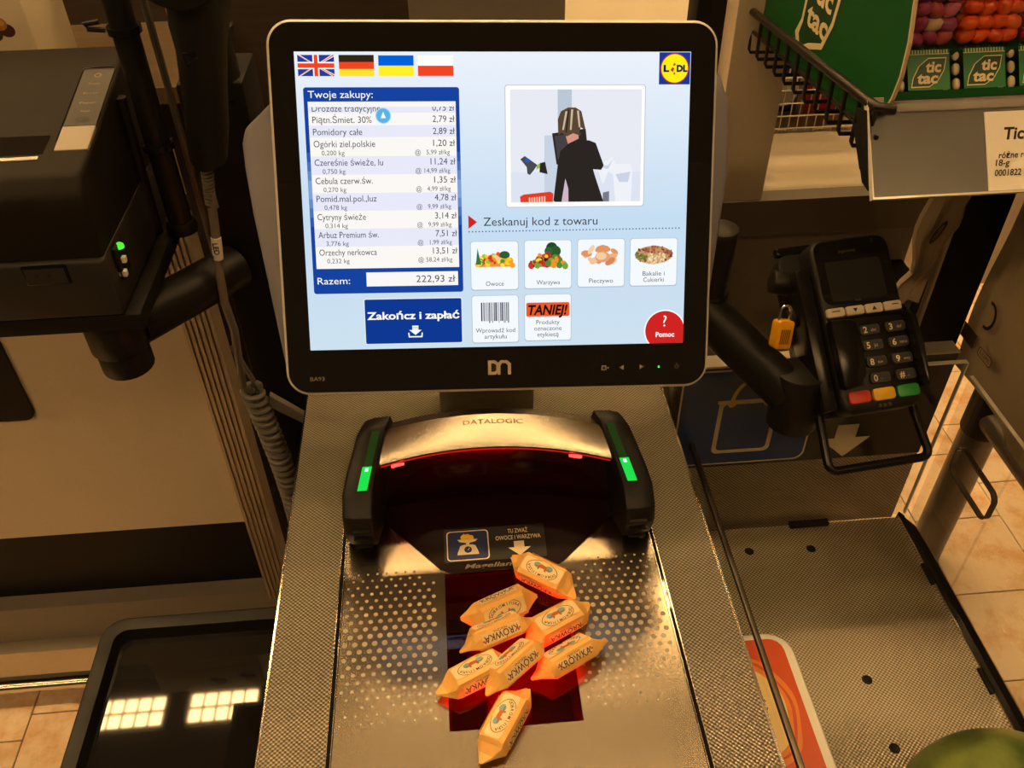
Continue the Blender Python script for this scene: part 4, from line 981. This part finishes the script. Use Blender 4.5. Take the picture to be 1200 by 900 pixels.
for i in range(3):
    pass
MB().box(0.352, 0.52, 0.684, 0.712, 0.3805, 0.3848).build('inner_step', M_greendk, disp, smooth=False)
MB().box(0.352, 0.52, 0.690, 0.712, 0.3245, 0.3795).build('inner_riser', M_greendk, disp, smooth=False)

# ------------------------------------------------------------------ card terminal on its arm
arm = thing('tubular_stand', 'black tubular swing arm carrying the card terminal', 'support arm', (0.243, 0.70, 0.0))
MB().tube([(0.247, 0.690, 0.150), (0.247, 0.690, 0.222)], [0.0145, 0.0155], 20).build('stub', M_black, arm)
MB().lathe([(0.0, 0.0), (0.0165, 0.0), (0.0165, 0.004), (0.0145, 0.006), (0.0, 0.006)], (0.247, 0.690, 0.150), 20).build('collar', M_blacksoft, arm)
MB().lathe([(0.0, 0.0), (0.0158, 0.0), (0.0158, 0.004), (0.013, 0.006), (0.0, 0.006)], (0.247, 0.690, 0.222), 20).build('end_plug', M_printer_dk, arm)
MB().tube([(0.218, 0.705, 0.150), (0.232, 0.695, 0.144), (0.250, 0.680, 0.128), (0.318, 0.628, 0.074)], 0.0225, 20).build('arm_tube', M_black, arm)
MB().tube([(0.327, 0.622, 0.036), (0.327, 0.628, 0.100)], 0.0245, 24).build('pivot_cylinder', M_black, arm, bevel=0.002)
term = thing('card_terminal', 'black card payment terminal with red, yellow and green keys', 'card terminal', (0.39, 0.65, 0.138), (R(-49.9), R(-0.3), R(6.1)), world=False)
def body_ring(y, i, zt=0.0865, zb=-0.0865): return [(p[0], y, p[1]) for p in rrect(-0.0415 + i, 0.0415 - i, zb + i, zt - i, 0.014, 5)]
mb = MB(); mb.loft([body_ring(0.0, 0.003), body_ring(0.002, 0.0008), body_ring(0.006, 0.0), body_ring(0.024, 0.0), body_ring(0.036, 0.005)]); mb.build('housing', M_black, term)
MB().prism(rrect(-0.038, 0.038, 0.020, 0.083, 0.010, 5), 'y', -0.0012, 0.001).build('display_bezel', M_gloss, term, smooth=False)
MB().prism(rrect(-0.030, 0.027, 0.0225, 0.062, 0.002, 3), 'y', -0.0016, -0.001).build('display', pbr('dead_display', (0.020, 0.019, 0.018), 0.15), term, smooth=False)
tf = lambda x, y, h: (x / 1000, -0.0018 - h, y / 1000)
F = Flat(); F.text('ingenico', -5, 70, 5.0, ink(78, 70, 62), width=18, align='c', shear=0.2); F.text('E', 22, 77, 5, ink(90, 80, 70)); F.text('Verde', -4, 21.0, 2.6, ink(95, 86, 76), align='c', bold=0.01); F.build('maker_lettering', term, tf)
fk = pbr('pale_key', (0.55, 0.47, 0.38), 0.4)
for i, x in enumerate((-29.5, -9.8, 9.6, 29.2)):
    k = MB().prism(rrect((x - 9) / 1000, (x + 9) / 1000, 0.0075, 0.0165, 0.002, 3), 'y', -0.0030, 0.001).build('function_key', fk, term, bevel=0.0006, seg=1)
    F = Flat(); kd = ink(30, 24, 20)
    if i in (0, 3): F.rect(x - 4 + i, 12.6, x + 4 + i * 0.5, 13.6, kd)
    elif i == 1: F.poly([(x - 2.5, 14), (x + 2.5, 14), (x, 10)], kd)
    else: F.poly([(x - 2.5, 10), (x + 2.5, 10), (x, 14)], kd)
    F.build('key_mark', k, lambda a, b, h: (a / 1000, -0.0033 - h, b / 1000))
keym = pbr('rubber_key', (0.020, 0.019, 0.018), 0.45); frm = ink(66, 60, 52)
rowsk = [(-8.4, ('1', '2', '3')), (-23.6, ('4', '5', '6')), (-39.8, ('7', '8', '9')), (-55.6, ('*', '0', '#'))]
sub = {'2': 'abc', '3': 'def', '4': 'ghi', '5': 'jkl', '6': 'mno', '7': 'prs', '8': 'tuv', '9': 'wxy', '0': '-', '#': '.,:', '1': '', '*': ''}
for z, ks in rowsk:
    for ch, x in zip(ks, (-25.5, 0.6, 27.2)):
        k = MB().prism(rrect((x - 10.5) / 1000, (x + 10.5) / 1000, (z - 5.2) / 1000, (z + 5.2) / 1000, 0.003, 3), 'y', -0.0028, 0.001).build('number_key', keym, term, bevel=0.0007, seg=1)
        F = Flat(); F.rr(x - 9.6, z - 4.6, x + 9.6, z + 4.6, 2.5, frm); F.rr(x - 9.1, z - 4.1, x + 9.1, z + 4.1, 2.3, keym)
        F.text(ch, x - 7.0, z - 2.9, 8.6, ink(225, 205, 175), bold=0.02); F.text(sub[ch], x + 0.5, z - 2.0, 4.2, ink(190, 172, 146))
        F.build('digit', k, lambda a, b, h: (a / 1000, -0.0029 - h, b / 1000))
for x, c, nm in ((-24.2, (0.62, 0.05, 0.025), 'red_key'), (0.6, (0.80, 0.47, 0.02), 'yellow_key'), (25.4, (0.02, 0.25, 0.05), 'green_key')):
    MB().prism(rrect((x - 11) / 1000, (x + 11) / 1000, -0.0770, -0.0655, 0.003, 3), 'y', -0.0040, 0.001).build(nm, pbr(nm, c, 0.4), term, bevel=0.0012)
# privacy hood around the key field
mb = MB(); mb.prism([(-0.0415, 0.004), (-0.020, 0.003), (-0.0155, -0.002), (-0.0145, -0.030), (-0.0165, -0.050), (-0.024, -0.0605), (-0.036, -0.063), (-0.0415, -0.062)], 'y', -0.012, 0.001); mb.build('privacy_hood', M_smoothblk, term, bevel=0.0025)
mb = MB(); mb.prism([(0.0375, 0.003), (0.0425, 0.0), (0.0440, -0.030), (0.0425, -0.066), (0.0400, -0.070), (0.0385, -0.060)], 'y', -0.016, 0.004); mb.build('privacy_hood', M_smoothblk, term, bevel=0.0012)
mb = MB(); mb.tube([(-0.041, -0.006, 0.0045), (0.0, -0.0045, 0.0055), (0.041, -0.008, 0.003)], 0.0012, 6); mb.build('hood_edge', M_smoothblk, term)
for x in (-5, 0, 5): MB().prism(rrect((x - 2) / 1000, (x + 2) / 1000, -0.0835, -0.0800, 0.0015, 3), 'y', -0.0012, 0.001).build('contact_mark', M_printer_dk, term, smooth=False)
# holder with handle loop and side lugs
cr_ = thing('terminal_holder', 'black holder behind the card terminal with a wire handle loop below it', 'holder', (0.39, 0.65, 0.138), (R(-49.9), R(-0.3), R(6.1)), world=False)
mb = MB(); mb.prism(rrect(-0.058, 0.030, -0.085, 0.085, 0.012, 4), 'y', 0.037, 0.055); mb.build('back_plate', M_black, cr_, bevel=0.003)
mb = MB(); mb.box(-0.058, -0.043, 0.004, 0.050, -0.080, 0.060); mb.build('side_cheek', M_smoothblk, cr_, bevel=0.003)
mb = MB(); mb.tube([(-0.052, 0.030, 0.052), (-0.072, 0.030, 0.058)], 0.012, 14); mb.tube([(-0.052, 0.030, 0.018), (-0.066, 0.030, 0.018)], 0.009, 14); mb.build('clamp_knob', M_black, cr_, bevel=0.002)
mb = MB(); mb.box(-0.055, 0.0, 0.040, 0.050, 0.085, 0.094); mb.build('top_clip', M_smoothblk, cr_, bevel=0.002)
hp = [(-0.046, 0.040, -0.060), (-0.047, 0.040, -0.080)]
def corner(c, r, a0, a1): return [(c[0] + r * math.cos(R(a0 + (a1 - a0) * k / 5)), 0.034, c[1] + r * math.sin(R(a0 + (a1 - a0) * k / 5))) for k in range(6)]
hp += corner((-0.043, -0.128), 0.008, 180, 270) + corner((0.046, -0.128), 0.008, 270, 360) + [(0.054, 0.040, -0.100), (0.052, 0.042, -0.070)]
mb = MB(); mb.tube(hp, 0.0044, 10); mb.build('handle_loop', M_smoothblk, cr_)
lock = thing('padlock', 'small yellow padlock hanging beside the card terminal', 'padlock', (0.300, 0.632, 0.148), (R(-20), R(12), R(10)), world=False)
MB().prism(rrect(-0.0085, 0.0085, -0.017, 0.010, 0.003, 4), 'y', -0.006, 0.006).build('lock_body', pbr('yellow_enamel', (0.80, 0.38, 0.01), 0.35), lock, bevel=0.0012)
sp_ = [(-0.0055, 0, 0.008), (-0.0055, 0, 0.016)] + [(0.0055 * math.cos(R(180 - 30 * k)), 0, 0.018 + 0.0055 * math.sin(R(180 - 30 * k))) for k in range(7)] + [(0.0055, 0, 0.008)]
MB().tube(sp_, 0.0016, 8).build('shackle', M_chrome, lock)
F = Flat()
for k in range(7): F.rect(-5 + 1.5 * k, -12, -4.2 + 1.5 * k, 2, ink(90, 60, 10)); F.layer -= 1
F.build('lock_ribs', lock, lambda x, y, h: (x / 1000, -0.0062 - h, y / 1000))

# ------------------------------------------------------------------ bags, stand and floor pipe frame at the right
o = MB().box(0.548, 0.604, 0.800, 0.83, -0.04, 0.285).box(0.556, 0.596, 0.83, 0.955, -0.04, 0.0).build('bag_stand', M_kick, None); tag(o, 'black upright board of the bag stand under the sweets shelf', 'bag stand')
M_bag = pbr('brown_bag_film', (0.42, 0.33, 0.22), 0.42, noise=0.25, nscale=9, bump=0.25, bscale=30)
bag = thing('hanging_bag', 'narrow folded plastic bag hanging left of the black stand', 'bag', (0.525, 0.79, 0.05))
mb = MB(); rings = []
for k in range(13):
    z = 0.215 - k * 0.0135; w0 = 0.505 + 0.004 * math.sin(k * 0.9) - (0.008 if k > 9 else 0); w1 = 0.547 - max(0, k - 5) * 0.0030 + 0.002 * math.sin(k * 1.7)
    rings.append([(w0 + (w1 - w0) * i / 8, 0.790 + 0.004 * math.sin(i * 1.4 + k * 0.5) + (0.0 if i < 8 else 0.0), z) for i in range(9)] + [(w1 - (w1 - w0) * i / 8, 0.797 + 0.004 * math.sin((8 - i) * 1.4 + k * 0.5), z) for i in range(9)])
mb.loft(rings); mb.build('film', M_bag, bag)
F = Flat(); F.disc(0, 0, 4.2, ink(30, 26, 34), 15, a=-22); F.disc(0, 0, 2.2, ink(120, 100, 76), 11, a=-22); F.text('OK', 0, -3, 8, ink(30, 26, 34), align='c', rot=70); F.build('bag_print', bag, lambda x, y, h: (0.521 + x / 1000, 0.7845 - h, 0.148 + y / 1000))
rod = MB(); rod.tube([(0.541, 0.795, 0.205), (0.541, 0.795, -0.01)], 0.0042, 10); tag(rod.build('steel_rod', M_alu), 'slim steel rod at the left edge of the black stand', 'rod')
bag2 = thing('carrier_bag', 'large brown plastic carrier bag hanging at the right frame edge', 'bag', (0.66, 0.62, -0.05))
mb = MB(); rings = []
for k in range(15):
    z = 0.285 - k * 0.0245; ring_ = []
    n = 40
    for i in range(n):
        t = i / n; per = t * 4
        if per < 1: x, y = 0.612, 0.800 - per * 0.36
        elif per < 2: x, y = 0.612 + (per - 1) * 0.12, 0.44
        elif per < 3: x, y = 0.732, 0.44 + (per - 2) * 0.36
        else: x, y = 0.732 - (per - 3) * 0.12, 0.80
        wv_ = 0.005 * math.sin(i * 0.9 + k * 0.45) + 0.003 * math.sin(i * 2.3 - k * 0.8)
        ring_.append((x + wv_, y + wv_ * 0.5, z if k < 14 else -0.058 + 0.004 * math.sin(i)))
    rings.append(ring_)
mb.loft(rings); mb.build('film', M_bag, bag2)
F = Flat(); INK = ink(36, 30, 40)
F.ring(0, 0, 14, 18, 4, INK, -100, 110, 20); F.rect(-34, -52, -4, -32, ink(80, 66, 54))
for k in range(10): F.rect(-33 + 3 * k, -51, -31.5 + 3 * k, -33, ink(40, 32, 32)); F.layer -= 1
F.rr(6, -50, 36, -38, 4, ink(90, 74, 56)); F.rr(7.5, -48.8, 34.5, -39.2, 3, M_bag); F.text('LDPE', 21, -46, 7, INK, align='c', width=20)
F.build('bag_print', bag2, lambda x, y, h: (0.6035 - h, 0.765 - x / 1000, 0.045 + y / 1000))
fr_ = thing('pipe_frame', 'grey steel pipe frame standing on the tiled floor', 'pipe frame', (0.945, 1.10, FZ))
M_pipe = pbr('grey_pipe', (0.13, 0.115, 0.10), 0.35, 0.6, noise=0.15, nscale=12)
MB().tube([(0.945, 1.10, FZ), (0.945, 1.10, -0.36)], 0.0325, 24).build('leg', M_pipe, fr_)
MB().tube([(0.945, 1.10, -0.44), (0.945, 0.40, -0.44)], 0.028, 20).build('cross_pipe', M_pipe, fr_)
MB().lathe([(0.0, 0.0), (0.036, 0.0), (0.036, 0.09), (0.0, 0.09)], (0.945, 1.10, -0.485), 24).build('joint_sleeve', M_blacksoft, fr_, bevel=0.003)

# ------------------------------------------------------------------ left side: basket tray
tr = thing('basket_tray', 'glossy black shallow basket tray to the left of the counter', 'tray', (-0.31, 0.45, -0.33))
x0, x1, y0, y1 = -0.461, -0.178, 0.14, 0.678
def rg(i, z, r): return [(p[0], p[1], z) for p in rrect(x0 + i, x1 - i, y0 + i, y1 - i, r, 6)]
mb = MB(); mb.loft([rg(0.004, -0.318, 0.024), rg(0.0, -0.300, 0.028), rg(0.0, -0.2815, 0.028), rg(0.001, -0.280, 0.028), rg(0.003, -0.2795, 0.026), rg(0.016, -0.2830, 0.016), rg(0.020, -0.300, 0.012), rg(0.022, -0.300, 0.010)], caps=False)
mb.build('tray_rim', M_black, tr)
MB().prism(rrect(x0 + 0.0165, x1 - 0.0165, y0 + 0.0165, y1 - 0.0165, 0.012, 5), 'z', -0.306, -0.2995).build('tray_bottom', M_gloss, tr, smooth=False)
MB().box(-0.30, -0.176, 0.30, 0.60, -0.335, -0.318).build('bracket', M_kick, tr)
# printer on its bracket
pr = thing('receipt_printer', 'charcoal receipt printer on a bracket left of the monitor', 'printer', (-0.36, 0.74, 0.20))
X0, X1 = -0.432, -0.286
prof_ = [(0.640, 0.208), (0.636, 0.300), (0.640, 0.318), (0.652, 0.330), (0.705, 0.338), (0.835, 0.364), (0.842, 0.360), (0.842, 0.208)]
MB().prism(prof_, 'x', X0, X1).build('housing', M_printer, pr, bevel=0.006, seg=3)
MB().prism([(0.634, 0.206), (0.634, 0.262), (0.646, 0.264), (0.846, 0.264), (0.846, 0.206)], 'x', X0 - 0.002, X1 + 0.002).build('lower_case', M_printer_dk, pr, bevel=0.004)
sl = Vector((0, 0.130, 0.026)); sl.normalize(); sn = Vector((0, -sl.z, sl.y)); s0 = Vector((0, 0.705, 0.338))
def top_pt(x, a, h): p = s0 + sl * a + sn * h; return (x, p.y, p.z)
def topslab(name, x0_, x1_, a0, a1, h0, h1, m, parent=pr, bevel=0.0):
    P = [top_pt(x, a, h) for h in (h0, h1) for a in (a0, a1) for x in (x0_, x1_)]
    return MB().add(P, [(0, 1, 3, 2), (4, 6, 7, 5), (0, 4, 5, 1), (2, 3, 7, 6), (0, 2, 6, 4), (1, 5, 7, 3)]).build(name, m, parent, smooth=False, bevel=bevel)
topslab('paper_slot', X0, -0.3225, -0.028, 0.000, -0.002, 0.0012, M_gloss)
topslab('slot_blade', X0, -0.3245, -0.0325, -0.0285, -0.001, 0.0022, M_chrome)
topslab('cover_seam', -0.3165, -0.3155, -0.030, 0.098, -0.001, 0.0004, M_gloss)
topslab('cover_seam', -0.3165, -0.2900, 0.097, 0.098, -0.001, 0.0004, M_gloss)
topslab('control_strip', -0.3145, -0.2885, 0.012, 0.094, -0.001, 0.0008, M_printer_dk)
topslab('feed_button', -0.3145, -0.2875, -0.022, 0.010, -0.002, 0.0022, pbr('grey_button', (0.30, 0.26, 0.23), 0.5), bevel=0.001)
F = Flat(); PI = ink(150, 130, 108)
F.ring(-301, 84, 3, 3, 0.8, PI); F.text('Power', -301, 70, 4, PI, align='c'); F.text('Error', -301, 56, 4, PI, align='c', width=13); F.text('Paper', -301, 42, 4, PI, align='c', width=14); F.text('Feed', -301, 30, 4, PI, align='c'); F.disc(-301, 20, 6, ink(30, 26, 22), 3.4)
F.build('panel_print', pr, lambda x, y, h: top_pt(x / 1000, y / 1000, 0.0010 + h))
MB().box(-0.352, -0.316, 0.6325, 0.636, 0.242, 0.260).build('cover_catch', M_smoothblk, pr, bevel=0.0012)
F = Flat(); F.rect(-350, 244, -318, 258, M_printer_dk); F.rect(-343, 250, -339.5, 252.6, K); F.rect(-333, 250, -329.5, 252.6, K); F.build('catch_print', pr, lambda x, y, h: (x / 1000, 0.6322 - h, z_(y)) if False else (x / 1000, 0.6322 - h, y / 1000))
MB().box(X1 + 0.002, X1 + 0.006, 0.650, 0.672, 0.232, 0.262).build('port_block', M_black, pr, bevel=0.001)
MB().lathe([(0.0, 0.0), (0.0036, 0.0), (0.0036, 0.003), (0.002, 0.0045), (0.0, 0.005)], (-0.2795, 0.660, 0.2575), 12).build('green_lamp', emit((0.12, 1.0, 0.05), 0.9), pr)
MB().box(-0.2820, -0.2765, 0.655, 0.660, 0.2450, 0.2505).build('white_plug', M_white, pr, bevel=0.0008); MB().box(-0.2840, -0.2775, 0.650, 0.655, 0.2345, 0.2405).build('white_plug', M_white, pr, bevel=0.0008)
br = thing('printer_bracket', 'black tubular bracket under the receipt printer', 'bracket', (-0.30, 0.72, 0.10))
MB().box(-0.440, -0.272, 0.636, 0.85, 0.188, 0.2055).build('bracket_plate', M_blacksoft, br, bevel=0.003)
MB().tube([(-0.312, 0.668, 0.150), (-0.312, 0.668, 0.190)], 0.0265, 24).build('socket', M_black, br, bevel=0.002)
MB().tube([(-0.312, 0.668, 0.125), (-0.312, 0.668, 0.152)], 0.0235, 24).build('socket_end', M_black, br, bevel=0.002)
MB().tube([(-0.300, 0.680, 0.165), (-0.222, 0.775, 0.160)], 0.0225, 20).build('bracket_tube', M_black, br)
# black column between printer and monitor
co = thing('black_column', 'tall black column left of the monitor', 'column', (-0.205, 0.83, FZ))
MB().box(-0.238, -0.178, 0.785, 0.86, FZ, 0.345).build('shaft', M_blacksoft, co, bevel=0.004)
MB().tube([(-0.203, 0.80, 0.33), (-0.200, 0.80, 0.385)], [0.022, 0.016], 18).build('neck', M_black, co)
MB().lathe([(0.0, 0.0), (0.021, 0.0), (0.021, 0.007), (0.017, 0.011), (0.0, 0.012)], (-0.200, 0.80, 0.383), 18).build('top_collar', M_black, co)
# slim pole with clamps
po = thing('slim_pole', 'slim black pole with clamp rings beside the receipt printer', 'pole', (-0.262, 0.775, 0.20))
MB().tube([(-0.263, 0.775, 0.205), (-0.263, 0.775, 0.62)], 0.0112, 18).build('pole_tube', M_black, po)
MB().lathe([(0.0, 0.0), (0.0145, 0.0), (0.0150, 0.006), (0.0125, 0.012), (0.0, 0.012)], (-0.263, 0.775, 0.205), 18).build('end_ring', M_blacksoft, po)
for z in (0.291, 0.395):
    MB().lathe([(0.0112, 0.0), (0.0140, 0.0), (0.0140, 0.006), (0.0112, 0.006), (0.0112, 0.0)], (-0.263, 0.775, z), 18).build('clamp_ring', M_smoothblk, po)
MB().tube([(-0.277, 0.770, 0.399), (-0.290, 0.768, 0.401), (-0.292, 0.768, 0.405), (-0.280, 0.770, 0.406)], 0.0022, 8).build('clamp_loop', M_blacksoft, po)
p2 = MB().tube([(-0.247, 0.80, 0.16), (-0.250, 0.80, 0.60)], 0.0035, 8).build('pole_cable', M_cable); tag(p2, 'thin cable running up beside the slim black pole', 'cable')
p3 = MB().tube([(-0.287, 0.772, 0.19), (-0.284, 0.775, 0.34)], 0.0055, 8).build('printer_cable', M_blacksoft); tag(p3, 'black cable rising between printer and slim pole', 'cable')
# hand scanner in its holder
hs = thing('hand_scanner', 'black handheld barcode scanner hanging head up above its cable', 'barcode scanner', (-0.222, 0.735, 0.27))
mb = MB(); rings = []
for z, rx, ry, dy_ in ((0.290, 0.0135, 0.014, 0), (0.297, 0.0165, 0.017, 0), (0.325, 0.0185, 0.019, 0), (0.360, 0.0190, 0.020, -0.002), (0.395, 0.0205, 0.022, -0.004), (0.415, 0.024, 0.026, -0.006), (0.455, 0.026, 0.028, -0.004)):
    rings.append([(-0.212 + (z - 0.29) * 0.18 + rx * math.cos(2 * math.pi * k / 20), 0.74 + dy_ + ry * math.sin(2 * math.pi * k / 20), z) for k in range(20)])
mb.loft(rings); mb.build('handle', M_black, hs)
mb = MB(); rings = []
for s, (y, z, rx, rz) in enumerate(((0.665, 0.418, 0.026, 0.016), (0.675, 0.420, 0.032, 0.022), (0.710, 0.426, 0.033, 0.025), (0.760, 0.438, 0.030, 0.024), (0.800, 0.448, 0.024, 0.018), (0.812, 0.450, 0.014, 0.010))):
    rings.append([(-0.190 + rx * math.cos(2 * math.pi * k / 24), y + 0.03, z + 0.034 + rz * math.sin(2 * math.pi * k / 24)) for k in range(24)])
mb.loft(rings); mb.build('head', M_black, hs)
mb = MB(); mb.prism([(0.712, 0.398), (0.722, 0.372), (0.728, 0.360), (0.731, 0.398)], 'x', -0.204, -0.192); mb.build('trigger', M_smoothblk, hs, bevel=0.0015)
mb = MB()
for k in range(11): mb.lathe([(0.0, 0.0), (0.0062 - k * 0.00012, 0.0), (0.0062 - k * 0.00012, 0.0020), (0.0, 0.0020)], (-0.2150 - k * 0.0005, 0.74, 0.287 - k * 0.0036), 12)
mb.lathe([(0.0, 0), (0.0042, 0), (0.0042, 0.042), (0.0, 0.042)], (-0.2175, 0.74, 0.247), 10); mb.build('strain_relief', M_cable, hs)
cb = thing('coiled_cable', 'grey coiled scanner cable hanging in front of the aluminium profile', 'cable', (-0.22, 0.75, -0.2))
path = [(-0.2195, 0.74, 0.248), (-0.2215, 0.738, 0.225), (-0.226, 0.732, 0.190), (-0.228, 0.728, 0.150), (-0.226, 0.728, 0.115), (-0.232, 0.735, 0.070), (-0.237, 0.742, 0.030), (-0.2345, 0.752, 0.012)]
MB().tube(path, 0.0042, 10).build('straight_lead', M_cable, cb)
MB().tube([(-0.2222, 0.736, 0.218), (-0.2228, 0.7355, 0.212), (-0.2245, 0.7335, 0.196)], 0.0049, 10).build('cable_tag', M_white, cb)
F = Flat(); F.text('LED', 0, 0, 7, ink(40, 26, 44), rot=-90, bold=0.02); F.build('tag_print', cb, lambda x, y, h: (-0.2252 + x / 1000, 0.7298 - h + (y / 1000) * 0.12, 0.215 + y / 1000))
coil = []
A, B = Vector((-0.233, 0.752, 0.018)), Vector((-0.222, 0.760, -0.255)); nt = 26
for k in range(nt * 12 + 1):
    t = k / (nt * 12); a = 2 * math.pi * nt * t; c = A.lerp(B, t) + Vector((0.014 * math.sin(t * 2.6) * 0.6 - 0.004 * t, 0, 0))
    coil.append((c.x + 0.0105 * math.cos(a), c.y + 0.0105 * math.sin(a), c.z))
MB().tube(coil, 0.0034, 7).build('coil', M_cable, cb)
p4 = MB().tube([(-0.243, 0.76, 0.07), (-0.231, 0.762, 0.02), (-0.226, 0.770, -0.05), (-0.214, 0.775, -0.12)], 0.0030, 8).build('thin_cable', M_cable); tag(p4, 'thin cord hanging beside the coiled cable', 'cord')
# bracket bits by the counter corner
o = MB().prism([(-0.215, 0.005), (-0.180, -0.030), (-0.180, -0.045), (-0.218, -0.013)], 'y', 0.752, 0.760).build('hinge_bracket', M_cable, None, bevel=0.001); tag(o, 'small slanted grey bracket at the rear left counter corner', 'bracket')
# carton at the top left and pale slats behind the pole
ca = thing('nut_carton', 'pale cardboard carton with nut pictures behind the printer', 'carton', (-0.47, 1.02, 0.23))
M_card = pbr('pale_carton', (0.62, 0.53, 0.40), 0.65, noise=0.08, nscale=30)
MB().box(-0.64, -0.432, 0.99, 1.10, 0.236, 0.372).build('carton_body', M_card, ca, bevel=0.003)
F = Flat(); PU = ink(70, 34, 46); TN = ink(178, 120, 50)
for cx_, cy_ in ((0, 0), (-58, 8)): F.disc(cx_ - 9, cy_ - 6, 9, PU, 7); F.disc(cx_ + 6, cy_ - 2, 8, PU, 7); F.disc(cx_, cy_ + 5, 8, TN, 7); F.disc(cx_ + 2, cy_ + 6, 4, ink(206, 160, 90), 3)
F.poly([(-120, -32), (30, -47), (30, -48.2), (-120, -33.2)], ink(120, 92, 60))
F.build('carton_print', ca, lambda x, y, h: (-0.462 + x / 1000, 0.9897 - h, 0.333 + y / 1000))
sl_ = MB().box(-0.262, -0.255, 0.90, 0.91, 0.02, 0.40).build('pale_slat', pbr('tan_slat', (0.66, 0.40, 0.15), 0.6), None, smooth=False); tag(sl_, 'narrow tan wooden slat seen behind the scanner cable', 'slat')
